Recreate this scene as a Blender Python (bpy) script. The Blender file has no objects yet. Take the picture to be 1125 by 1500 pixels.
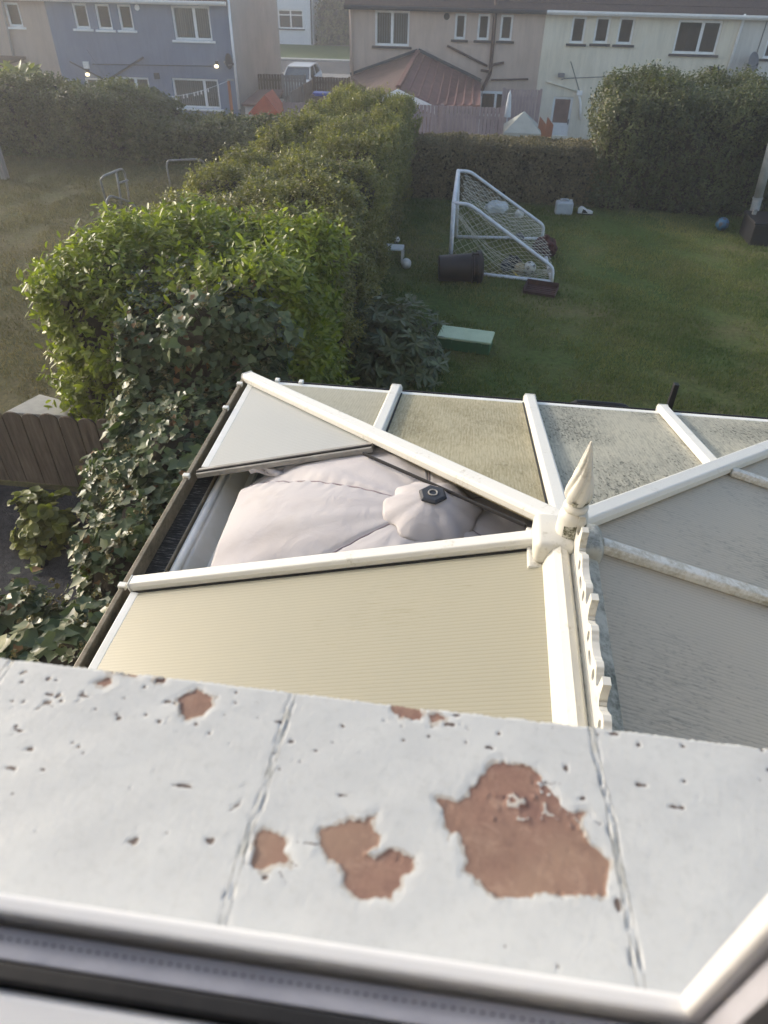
import bpy, bmesh, math, random
import numpy as np
from mathutils import Vector, Matrix
random.seed(7)
RNG = np.random.default_rng(11)
PI = math.pi
SC = bpy.context.scene
COL = SC.collection

# ------------------------------------------------------------------ camera (solved from the photograph)
CAMZ = 4.3
FPX = 1023.6
_pitch, _roll, _yaw = math.radians(39.708), math.radians(0.938), math.radians(-6.763)
_cy, _sy, _cp, _sp = math.cos(_yaw), math.sin(_yaw), math.cos(_pitch), math.sin(_pitch)
FW = Vector((_sy * _cp, _cy * _cp, -_sp))
_R0 = Vector((_cy, -_sy, 0.0))
_U0 = _R0.cross(FW)
RT = _R0 * math.cos(_roll) + _U0 * math.sin(_roll)
UP = -_R0 * math.sin(_roll) + _U0 * math.cos(_roll)
CP = Vector((0, 0, CAMZ))
cam = bpy.data.cameras.new('camera')
cam.sensor_fit = 'VERTICAL'
cam.sensor_height = 9.8
cam.sensor_width = 7.35
cam.lens = FPX / 1500 * 9.8
cam.clip_start = 0.01
cam.clip_end = 800
cam.dof.use_dof = True
cam.dof.focus_distance = 2.6
cam.dof.aperture_fstop = 2.2
camo = bpy.data.objects.new('camera', cam)
COL.objects.link(camo)
camo.matrix_world = Matrix(((RT.x, UP.x, -FW.x, 0), (RT.y, UP.y, -FW.y, 0), (RT.z, UP.z, -FW.z, CAMZ), (0, 0, 0, 1)))
SC.camera = camo


def ray(x, y):
    return RT * ((x - 562.5) / FPX) - UP * ((y - 750.0) / FPX) + FW


def onz(x, y, z):
    d = ray(x, y)
    return CP + d * ((z - CAMZ) / d.z)


def ony(x, y, Y):
    d = ray(x, y)
    return CP + d * (Y / d.y)


def onx(x, y, X):
    d = ray(x, y)
    return CP + d * (X / d.x)


# ------------------------------------------------------------------ light
SUN_EL, SUN_AZ = math.radians(17), math.radians(-66)     # azimuth clockwise from +Y
sdir = Vector((math.sin(SUN_AZ) * math.cos(SUN_EL), math.cos(SUN_AZ) * math.cos(SUN_EL), math.sin(SUN_EL)))
w = bpy.data.worlds.new('World')
SC.world = w
w.use_nodes = True
nt = w.node_tree
nt.nodes.clear()
sky = nt.nodes.new('ShaderNodeTexSky')
sky.sky_type = 'NISHITA'
sky.sun_disc = False
sky.sun_elevation = SUN_EL
sky.sun_rotation = SUN_AZ % (2 * PI)
sky.air_density = 1.0
sky.dust_density = 2.5
sky.ozone_density = 1.0
bg = nt.nodes.new('ShaderNodeBackground')
bg.inputs[1].default_value = 0.15
wo = nt.nodes.new('ShaderNodeOutputWorld')
nt.links.new(sky.outputs[0], bg.inputs[0])
nt.links.new(bg.outputs[0], wo.inputs[0])
sl = bpy.data.lights.new('sun', 'SUN')
sl.energy = 1.3
sl.angle = math.radians(4.0)
sl.color = (1.0, 0.96, 0.91)
so = bpy.data.objects.new('sun', sl)
COL.objects.link(so)
so.rotation_euler = sdir.to_track_quat('Z', 'Y').to_euler()
so.location = sdir * 60
SC.view_settings.view_transform = 'Standard'
SC.view_settings.look = 'None'
SC.view_settings.exposure = 1.1
SC.view_settings.gamma = 1.0


# ------------------------------------------------------------------ materials
def lin(r, g, b):
    f = lambda c: (c / 255 / 12.92) if c / 255 <= 0.04045 else ((c / 255 + 0.055) / 1.055) ** 2.4
    return (f(r), f(g), f(b), 1.0)


class NT:
    def __init__(s, name):
        s.m = bpy.data.materials.new(name)
        s.m.use_nodes = True
        s.t = s.m.node_tree
        s.t.nodes.clear()
        s.out = s.t.nodes.new('ShaderNodeOutputMaterial')
        s.tc = None

    def n(s, typ, **kw):
        nd = s.t.nodes.new('ShaderNode' + typ)
        for k, v in kw.items():
            setattr(nd, k, v)
        return nd

    def l(s, a, b):
        s.t.links.new(a, b)

    def coord(s, scale=(1, 1, 1), kind='Object', loc=(0, 0, 0)):
        if s.tc is None:
            s.tc = s.n('TexCoord')
        mp = s.n('Mapping')
        mp.inputs['Scale'].default_value = scale
        mp.inputs['Location'].default_value = loc
        s.l(s.tc.outputs[kind], mp.inputs[0])
        return mp.outputs[0]

    def noise(s, scale, detail=4, rough=0.55, vec=None, dist=0.0):
        nd = s.n('TexNoise')
        nd.inputs['Scale'].default_value = scale
        nd.inputs['Detail'].default_value = detail
        nd.inputs['Roughness'].default_value = rough
        nd.inputs['Distortion'].default_value = dist
        s.l(vec if vec is not None else s.coord(), nd.inputs['Vector'])
        return nd.outputs['Fac']

    def ramp(s, fac, stops):
        nd = s.n('ValToRGB')
        e = nd.color_ramp.elements
        while len(e) < len(stops):
            e.new(0.5)
        for el, (p, c) in zip(e, stops):
            el.position = p
            el.color = c if len(c) == 4 else (*c, 1)
        s.l(fac, nd.inputs[0])
        return nd.outputs[0]

    def mix(s, fac, a, b, mode='MIX'):
        nd = s.n('MixRGB', blend_type=mode)
        for i, v in ((0, fac), (1, a), (2, b)):
            if hasattr(v, 'is_linked'):
                s.l(v, nd.inputs[i])
            else:
                nd.inputs[i].default_value = v
        return nd.outputs[0]

    def math(s, op, a, b=0.0, clamp=False):
        nd = s.n('Math', operation=op, use_clamp=clamp)
        for i, v in ((0, a), (1, b)):
            if hasattr(v, 'is_linked'):
                s.l(v, nd.inputs[i])
            else:
                nd.inputs[i].default_value = v
        return nd.outputs[0]

    def attr(s, name):
        nd = s.n('Attribute')
        nd.attribute_name = name
        return nd.outputs['Fac']

    def bump(s, h, strength, dist=0.01, nrm=None):
        nd = s.n('Bump')
        nd.inputs['Strength'].default_value = strength
        nd.inputs['Distance'].default_value = dist
        s.l(h, nd.inputs['Height'])
        if nrm is not None:
            s.l(nrm, nd.inputs['Normal'])
        return nd.outputs[0]

    def pbsdf(s, color, rough=0.6, normal=None, spec=0.5, metal=0.0, trans=0.0):
        nd = s.n('BsdfPrincipled')
        for key, v in (('Base Color', color), ('Roughness', rough)):
            if hasattr(v, 'is_linked'):
                s.l(v, nd.inputs[key])
            else:
                nd.inputs[key].default_value = v
        nd.inputs['Specular IOR Level'].default_value = spec
        nd.inputs['Metallic'].default_value = metal
        if normal is not None:
            s.l(normal, nd.inputs['Normal'])
        return nd.outputs[0]

    def fin(s, sh):
        s.l(sh, s.out.inputs[0])
        return s.m


BLACK = (0, 0, 0, 1)
WHITE = (1, 1, 1, 1)


def surf(name, c1, c2, scale=3.0, rough=0.7, bump=0.2, bscale=40.0, spec=0.4, metal=0.0, stretch=(1, 1, 1), lo=0.35, hi=0.65, bdist=0.01):
    t = NT(name)
    v = t.coord(stretch)
    f = t.noise(scale, 6, 0.6, v)
    c = t.ramp(f, [(lo, c1), (hi, c2)])
    nb = t.bump(t.noise(bscale, 4, 0.6, v), bump, bdist)
    return t.fin(t.pbsdf(c, rough, nb, spec, metal))


M = {}
M['upvc'] = surf('white_plastic', lin(236, 236, 232), lin(222, 222, 214), 6, 0.35, 0.03, 20)
# bars on the roof: white plastic with algae and grime streaks
def grimy(name, amt_lo, amt_hi, grime=lin(120, 112, 78), base=(214, 214, 209)):
    t = NT(name)
    v = t.coord()
    f1 = t.noise(9, 8, 0.7, v)
    f2 = t.noise(60, 5, 0.7, v)
    f = t.math('ADD', t.math('MULTIPLY', f1, 0.62), t.math('MULTIPLY', f2, 0.38))
    g = t.ramp(f, [(amt_lo, BLACK), (amt_hi, WHITE)])
    c = t.mix(g, lin(*base), grime)
    nb = t.bump(f2, 0.05, 0.003)
    return t.fin(t.pbsdf(c, 0.45, nb, 0.4))
M['bar'] = grimy('bar_white', 0.56, 0.8)
M['bar_dirty'] = grimy('bar_algae', 0.46, 0.72, lin(128, 116, 74))
M['moss'] = grimy('finial_moss', 0.4, 0.52, lin(66, 66, 42), (214, 214, 204))
M['ridge'] = grimy('ridge_white', 0.55, 0.75, lin(130, 122, 96), (206, 205, 198))
M['ridge_shade_grime'] = grimy('ridge_flashing', 0.42, 0.62, lin(84, 86, 76), (176, 177, 170))  # grey base paints the crest's shadow; the blotches are grime


def poly_mat(name, base, alt, axis, grime, glo, ghi, streak_len=9.0, fleck=0.0, fl_col=(40, 40, 36)):
    """Opal multiwall roofing: fine flutes down the slope, yellowing, algae streaks that run with the fall."""
    t = NT(name)
    v = t.coord()
    big = t.noise(1.6, 4, 0.6, v)
    c = t.ramp(big, [(0.3, lin(*base)), (0.7, lin(*alt))])
    st = (streak_len, 1.0, 1.0) if axis == 'Y' else (1.0, streak_len, 1.0)     # stretch across, long along the fall
    sv = t.coord(st)
    s1 = t.noise(14, 6, 0.75, sv)
    s2 = t.noise(2.2, 3, 0.5, v)
    s = t.math('ADD', t.math('MULTIPLY', s1, 0.65), t.math('MULTIPLY', s2, 0.35))
    g = t.ramp(s, [(glo, BLACK), (ghi, WHITE)])
    c = t.mix(t.math('MULTIPLY', g, 0.75), c, lin(*grime))
    if fleck > 0:
        k = t.noise(34, 5, 0.65, t.coord((2.6, 1, 1) if axis == 'Y' else (1, 2.6, 1)))
        kk = t.ramp(t.math('ADD', t.math('MULTIPLY', k, 0.7), t.math('MULTIPLY', s2, 0.3)), [(0.54, BLACK), (0.63, WHITE)])
        c = t.mix(t.math('MULTIPLY', kk, fleck), c, lin(*fl_col))
    wv = t.n('TexWave', wave_type='BANDS', bands_direction='X' if axis == 'Y' else 'Y', wave_profile='SIN')
    wv.inputs['Scale'].default_value = 24.0
    t.l(t.coord(), wv.inputs['Vector'])
    line = t.ramp(wv.outputs['Fac'], [(0.0, (0.80, 0.79, 0.76, 1)), (0.35, WHITE)])
    c = t.mix(0.55, c, line, 'MULTIPLY')
    nb = t.bump(wv.outputs['Fac'], 0.12, 0.002)
    p = t.pbsdf(c, 0.38, nb, 0.45)
    tr = t.n('BsdfTranslucent')
    t.l(c, tr.inputs[0])
    mx = t.n('MixShader')
    mx.inputs[0].default_value = 0.22
    t.l(p, mx.inputs[1])
    t.l(tr.outputs[0], mx.inputs[2])
    return t.fin(mx.outputs[0])


M['poly_near'] = poly_mat('roofing_cream', (178, 174, 154), (173, 170, 152), 'X', (146, 138, 106), 0.57, 0.82)
M['poly_clean'] = poly_mat('roofing_pale', (182, 186, 186), (178, 182, 182), 'X', (160, 152, 126), 0.6, 0.85)
M['poly_tri'] = poly_mat('roofing_sand', (194, 190, 172), (188, 185, 168), 'Y', (140, 134, 108), 0.45, 0.7)
M['poly_yellow'] = poly_mat('roofing_yellowed', (198, 188, 154), (194, 187, 160), 'Y', (136, 124, 84), 0.42, 0.62, fleck=0.35, fl_col=(96, 88, 62))
M['poly_grey'] = poly_mat('roofing_streaked', (196, 193, 176), (184, 182, 168), 'Y', (108, 110, 102), 0.45, 0.66, 5, fleck=0.85, fl_col=(52, 54, 48))
M['poly_shade'] = poly_mat('roofing_grey', (206, 197, 180), (198, 190, 175), 'X', (120, 120, 110), 0.52, 0.8, fleck=0.25)


def leaf_mat(name, dark, light, rough=0.42, transl=0.3, tcol=None, spec=0.5):
    t = NT(name)
    a = t.attr('tint')
    c = t.ramp(a, [(0.0, dark), (1.0, light)])
    p = t.pbsdf(c, rough, None, spec)
    tr = t.n('BsdfTranslucent')
    tc = t.mix(1.0, c, tcol or (1.3, 1.5, 0.5, 1), 'MULTIPLY')
    t.l(tc, tr.inputs[0])
    mx = t.n('MixShader')
    mx.inputs[0].default_value = transl
    t.l(p, mx.inputs[1])
    t.l(tr.outputs[0], mx.inputs[2])
    return t.fin(mx.outputs[0])


M['privet'] = leaf_mat('privet_leaf', (0.055, 0.06, 0.018, 1), (0.29, 0.27, 0.085, 1), 0.45, 0.32, None, 0.45)
M['laurel'] = leaf_mat('laurel_leaf', (0.06, 0.095, 0.014, 1), (0.27, 0.30, 0.04, 1), 0.42, 0.38, None, 0.4)
M['ivy'] = leaf_mat('ivy_leaf', (0.034, 0.058, 0.024, 1), (0.135, 0.17, 0.08, 1), 0.4, 0.18, None, 0.35)
M['deadleaf'] = leaf_mat('dead_leaf', (0.09, 0.05, 0.022, 1), (0.2, 0.12, 0.055, 1), 0.7, 0.2, (1.2, 1.0, 0.7, 1), 0.2)
M['ivy_flower'] = leaf_mat('ivy_umbel', (0.10, 0.085, 0.035, 1), (0.22, 0.19, 0.09, 1), 0.8, 0.1)
M['rhodo'] = leaf_mat('rhododendron_leaf', (0.035, 0.052, 0.02, 1), (0.14, 0.165, 0.07, 1), 0.42, 0.15)
M['dull'] = leaf_mat('dull_hedge_leaf', (0.028, 0.033, 0.016, 1), (0.135, 0.145, 0.055, 1), 0.5, 0.28)
M['clipped'] = leaf_mat('clipped_hedge_twig', (0.06, 0.05, 0.03, 1), (0.28, 0.23, 0.13, 1), 0.7, 0.15)
M['lime'] = leaf_mat('lime_leaf', (0.09, 0.11, 0.025, 1), (0.3, 0.3, 0.075, 1), 0.45, 0.35)
M['twig'] = surf('hedge_shade_core', (0.028, 0.022, 0.015, 1), (0.05, 0.042, 0.028, 1), 8, 0.9, 0.6, 30)  # dark colour of the hedge cores, carrying the shade behind the leaves
M['bark'] = surf('bark', (0.06, 0.045, 0.03, 1), (0.11, 0.085, 0.06, 1), 12, 0.9, 0.5, 40)


def ground_mat():
    t = NT('lawn_soil')
    v = t.coord()
    f = t.noise(0.55, 5, 0.6, v)
    f2 = t.noise(14, 6, 0.7, v)
    c = t.ramp(f, [(0.36, (0.07, 0.115, 0.03, 1)), (0.5, (0.10, 0.13, 0.04, 1)), (0.66, (0.17, 0.155, 0.07, 1))])
    c2 = t.ramp(f2, [(0.3, (0.55, 0.55, 0.5, 1)), (0.7, (1.25, 1.2, 1.1, 1))])
    c = t.mix(1.0, c, c2, 'MULTIPLY')
    dry = t.n('SeparateXYZ')
    t.l(t.coord(), dry.inputs[0])
    side = t.math('LESS_THAN', dry.outputs[0], -2.6)
    cdry = t.ramp(t.noise(1.1, 6, 0.65, v), [(0.35, (0.12, 0.105, 0.055, 1)), (0.65, (0.095, 0.10, 0.042, 1))])
    cdry = t.mix(1.0, cdry, c2, 'MULTIPLY')
    c = t.mix(side, c, cdry)
    far = t.math('GREATER_THAN', dry.outputs[1], 17.6)
    c = t.mix(far, c, t.ramp(t.noise(0.8, 5, 0.6, v), [(0.4, (0.09, 0.085, 0.075, 1)), (0.65, (0.15, 0.14, 0.125, 1))]))
    nb = t.bump(f2, 0.8, 0.03)
    return t.fin(t.pbsdf(c, 0.9, nb, 0.15))


M['ground'] = ground_mat()
M['grass'] = leaf_mat('grass_blade', (0.085, 0.128, 0.034, 1), (0.28, 0.27, 0.11, 1), 0.6, 0.3, (1.1, 1.2, 0.6, 1), 0.25)
M['drygrass'] = leaf_mat('dry_grass_blade', (0.085, 0.082, 0.034, 1), (0.22, 0.19, 0.095, 1), 0.65, 0.3, (1.1, 1.1, 0.7, 1), 0.2)
M['verge'] = surf('verge_grass', (0.05, 0.085, 0.02, 1), (0.075, 0.11, 0.03, 1), 3, 0.9, 0.6, 30)
M['tarmac'] = surf('tarmac', (0.045, 0.047, 0.052, 1), (0.07, 0.072, 0.078, 1), 5, 0.9, 0.5, 120)
M['darksoil'] = surf('dark_path', (0.018, 0.019, 0.023, 1), (0.045, 0.045, 0.05, 1), 18, 0.95, 0.8, 60)
M['pave'] = surf('paving', (0.2, 0.19, 0.175, 1), (0.28, 0.265, 0.245, 1), 4, 0.9, 0.4, 60)
M['concrete'] = surf('concrete', lin(176, 174, 168), lin(150, 150, 145), 5, 0.9, 0.4, 90)


def render_wall(name, c1, c2, streak=0.25):
    t = NT(name)
    v = t.coord()
    f = t.noise(0.7, 6, 0.65, v)
    c = t.ramp(f, [(0.35, c1), (0.65, c2)])
    s = t.noise(2.5, 5, 0.6, t.coord((3, 3, 0.35)))
    c = t.mix(streak, c, t.ramp(s, [(0.35, (0.55, 0.55, 0.55, 1)), (0.6, WHITE)]), 'MULTIPLY')
    nb = t.bump(t.noise(38, 5, 0.7, v), 0.5, 0.02)
    return t.fin(t.pbsdf(c, 0.9, nb, 0.2))


M['blue_wall'] = render_wall('blue_render', lin(112, 122, 142), lin(122, 132, 150))
M['beige_wall'] = render_wall('beige_render', lin(188, 167, 152), lin(200, 179, 164))
M['tan_wall'] = render_wall('tan_render', lin(176, 156, 142), lin(187, 168, 154))
M['cream_wall'] = render_wall('cream_render', lin(224, 213, 190), lin(232, 222, 202))
M['pale_wall'] = render_wall('pale_render', lin(210, 204, 194), lin(220, 215, 206))
M['grey_wall'] = render_wall('grey_render', lin(176, 172, 166), lin(160, 157, 152))
M['white_wall'] = render_wall('white_render', lin(224, 226, 228), lin(214, 216, 220), 0.1)
M['brick'] = surf('brick', lin(120, 72, 56), lin(150, 94, 74), 9, 0.9, 0.5, 30)
M['trim_white'] = surf('painted_white', lin(238, 237, 234), lin(228, 227, 224), 5, 0.5, 0.1, 30)
M['sill_dark'] = surf('dark_sill', lin(62, 58, 58), lin(78, 72, 70), 9, 0.8, 0.2, 30)
M['pipe_brown'] = surf('brown_pipe', lin(70, 52, 46), lin(84, 62, 54), 9, 0.6, 0.1, 30)
M['rooftile'] = surf('dark_tile', lin(62, 52, 50), lin(82, 68, 62), 14, 0.9, 0.4, 30)
M['terracotta'] = surf('terracotta_roof', lin(112, 78, 70), lin(130, 92, 82), 3, 0.75, 0.3, 40)
M['terracotta_dark'] = surf('ridge_tile', lin(104, 74, 66), lin(122, 88, 78), 8, 0.8, 0.3, 40)
M['roof_brown'] = surf('brown_roof_slope', lin(82, 64, 58), lin(98, 78, 70), 3, 0.8, 0.3, 40)
M['oldroof'] = surf('felt_roof_brown', lin(104, 78, 72), lin(124, 96, 88), 4, 0.9, 0.3, 40)
M['orange'] = surf('orange_board', lin(190, 84, 54), lin(172, 74, 50), 4, 0.6, 0.1, 30)
M['orange_wood'] = surf('orange_timber', lin(176, 104, 66), lin(150, 88, 58), 6, 0.8, 0.2, 30, stretch=(1, 1, 0.2))
def wood(name, c1, c2):
    t = NT(name)
    v = t.coord((7, 7, 0.7))
    f = t.noise(4, 6, 0.65, v, 0.4)
    c = t.ramp(f, [(0.3, c1), (0.7, c2)])
    c = t.mix(0.5, c, t.ramp(t.noise(1.7, 5, 0.6, t.coord()), [(0.35, (0.6, 0.6, 0.6, 1)), (0.65, WHITE)]), 'MULTIPLY')
    return t.fin(t.pbsdf(c, 0.85, t.bump(f, 0.4, 0.01), 0.2))
M['wood_pale'] = wood('pale_fence_wood', lin(150, 128, 128), lin(186, 164, 160))
M['wood_grey'] = wood('grey_fence_wood', lin(134, 126, 120), lin(168, 160, 152))
M['wood_brown'] = wood('brown_fence_wood', lin(84, 68, 58), lin(112, 92, 78))
M['wood_near'] = wood('weathered_picket', lin(84, 74, 66), lin(124, 112, 101))
M['metal_white'] = surf('white_tube', lin(226, 228, 232), lin(206, 208, 214), 12, 0.4, 0.05, 30)
M['metal_grey'] = surf('grey_tube', lin(128, 126, 122), lin(156, 154, 150), 12, 0.45, 0.05, 30)
M['net'] = surf('net_cord', lin(206, 203, 188), lin(188, 184, 168), 5, 0.9, 0.0, 30)
M['bin'] = surf('dark_brown_plastic', lin(36, 30, 31), lin(46, 38, 38), 5, 0.45, 0.05, 30)
M['black'] = surf('black_plastic', lin(24, 24, 27), lin(34, 34, 37), 5, 0.5, 0.05, 30)
M['rubber'] = surf('black_rubber', (0.006, 0.006, 0.008, 1), (0.012, 0.012, 0.014, 1), 9, 0.6, 0.05, 50)
M['green_box'] = surf('pale_green_plastic', lin(182, 196, 164), lin(168, 184, 152), 5, 0.6, 0.05, 30)
M['green_dark'] = surf('green_plastic', lin(60, 100, 66), lin(52, 88, 58), 5, 0.6, 0.05, 30)
M['whiteplastic'] = surf('white_moulded', lin(220, 220, 218), lin(204, 204, 202), 6, 0.5, 0.05, 30)
M['clearish'] = surf('milky_plastic', lin(178, 184, 190), lin(160, 166, 172), 6, 0.35, 0.05, 30)
M['blue_plastic'] = surf('blue_plastic', lin(40, 66, 170), lin(34, 58, 150), 6, 0.45, 0.05, 30)
M['yellow'] = surf('yellow_plastic', lin(214, 196, 60), lin(196, 176, 50), 6, 0.5, 0.05, 30)
M['redcloth'] = surf('dark_red_cloth', lin(88, 44, 40), lin(40, 28, 28), 9, 0.9, 0.3, 40)
M['bagwhite'] = surf('white_bag', lin(206, 210, 214), lin(180, 186, 192), 9, 0.4, 0.2, 30)
M['crate'] = surf('brown_crate', lin(92, 66, 62), lin(72, 54, 52), 9, 0.6, 0.1, 40)
M['canopy'] = None
M['tent'] = surf('grey_cover', lin(172, 172, 160), lin(158, 158, 148), 3, 0.8, 0.1, 20)
M['spacer'] = surf('spacer_metal', lin(160, 161, 172), lin(174, 175, 185), 30, 0.4, 0.1, 60)
M['frame_in'] = surf('frame_plastic', lin(234, 234, 234), lin(226, 226, 228), 6, 0.3, 0.02, 20)
M['gutter'] = grimy('gutter_brown', 0.35, 0.62, lin(92, 84, 62), (150, 140, 122))
def wet_gutter():
    t = NT('gutter_inside')
    s = t.noise(30, 6, 0.75, t.coord((0.6, 5.0, 1)))
    c = t.ramp(s, [(0.35, (0.008, 0.008, 0.007, 1)), (0.56, (0.05, 0.049, 0.046, 1)), (0.68, (0.30, 0.29, 0.27, 1))])
    return t.fin(t.pbsdf(c, 0.6, t.bump(s, 0.3, 0.004), 0.15))
M['gutter_in'] = wet_gutter()
M['carpaint'] = surf('silver_car_paint', lin(196, 200, 206), lin(190, 194, 200), 3, 0.25, 0.0, 20)
M['dish'] = surf('dish_grey', lin(120, 118, 122), lin(104, 102, 106), 6, 0.6, 0.05, 30)
M['dish_dark'] = surf('dish_dark', lin(58, 62, 70), lin(50, 54, 62), 6, 0.6, 0.05, 30)
M['room'] = surf('room_paint', lin(196, 192, 186), lin(188, 184, 178), 2, 0.9, 0.0, 20)
M['floorboard'] = surf('floor_boards', lin(150, 120, 92), lin(128, 100, 76), 3, 0.6, 0.1, 20)
M['blind'] = surf('blind_fabric', lin(232, 230, 224), lin(222, 219, 212), 4, 0.9, 0.0, 20)
M['shade_cloth'] = surf('blind_cloth', lin(158, 156, 164), lin(146, 144, 153), 6, 0.8, 0.1, 60)
M['ball'] = surf('ball_white', lin(222, 222, 218), lin(190, 190, 186), 9, 0.5, 0.0, 20)
M['balltan'] = surf('ball_tan', lin(176, 156, 116), lin(150, 132, 96), 9, 0.6, 0.0, 20)
M['ballnavy'] = surf('ball_navy', lin(40, 44, 62), lin(30, 32, 46), 9, 0.5, 0.0, 20)
M['ballblue'] = surf('ball_blue', lin(70, 120, 150), lin(40, 70, 100), 9, 0.5, 0.0, 20)
M['ballgrey'] = surf('ball_grey', lin(96, 96, 98), lin(76, 76, 80), 9, 0.6, 0.0, 20)


def glass(name, tint=(0.68, 0.71, 0.72, 1), k=0.12):
    t = NT(name)
    tr = t.n('BsdfTransparent')
    tr.inputs[0].default_value = tint
    gl = t.n('BsdfGlossy')
    gl.inputs['Roughness'].default_value = 0.03
    lw = t.n('LayerWeight')
    lw.inputs[0].default_value = 0.3
    f = t.math('ADD', t.math('MULTIPLY', lw.outputs['Fresnel'], 0.8), k * 0.3, True)
    mx = t.n('MixShader')
    t.l(f, mx.inputs[0])
    t.l(tr.outputs[0], mx.inputs[1])
    t.l(gl.outputs[0], mx.inputs[2])
    return t.fin(mx.outputs[0])


M['glass'] = glass('window_glass')
def emit(name, col, s):
    t = NT(name)
    e = t.n('Emission')
    e.inputs[0].default_value = col
    e.inputs[1].default_value = s
    return t.fin(e.outputs[0])
M['lamp'] = emit('lit_lamp', (1.0, 0.82, 0.5, 1), 2.2)

def canopy_mat():
    t = NT('parasol_cloth')
    v = t.coord()
    c = t.ramp(t.noise(2.5, 5, 0.6, v), [(0.35, lin(200, 197, 199)), (0.65, lin(191, 188, 192))])
    st = t.noise(4, 5, 0.6, v)
    c = t.mix(0.3, c, t.ramp(st, [(0.36, (0.72, 0.68, 0.64, 1)), (0.5, WHITE)]), 'MULTIPLY')
    wv = t.noise(420, 2, 0.5, v)
    nb = t.bump(wv, 0.12, 0.001)
    nb = t.bump(t.noise(7, 4, 0.5, t.coord((1, 1, 1)), 1.2), 0.35, 0.02, nb)
    p = t.pbsdf(c, 0.85, nb, 0.2)
    tr = t.n('BsdfTranslucent')
    t.l(c, tr.inputs[0])
    mx = t.n('MixShader')
    mx.inputs[0].default_value = 0.18
    t.l(p, mx.inputs[1])
    t.l(tr.outputs[0], mx.inputs[2])
    return t.fin(mx.outputs[0])
M['canopy'] = canopy_mat()
M['seam'] = surf('seam_thread', lin(150, 140, 146), lin(132, 124, 130), 9, 0.9, 0.1, 60)


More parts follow.
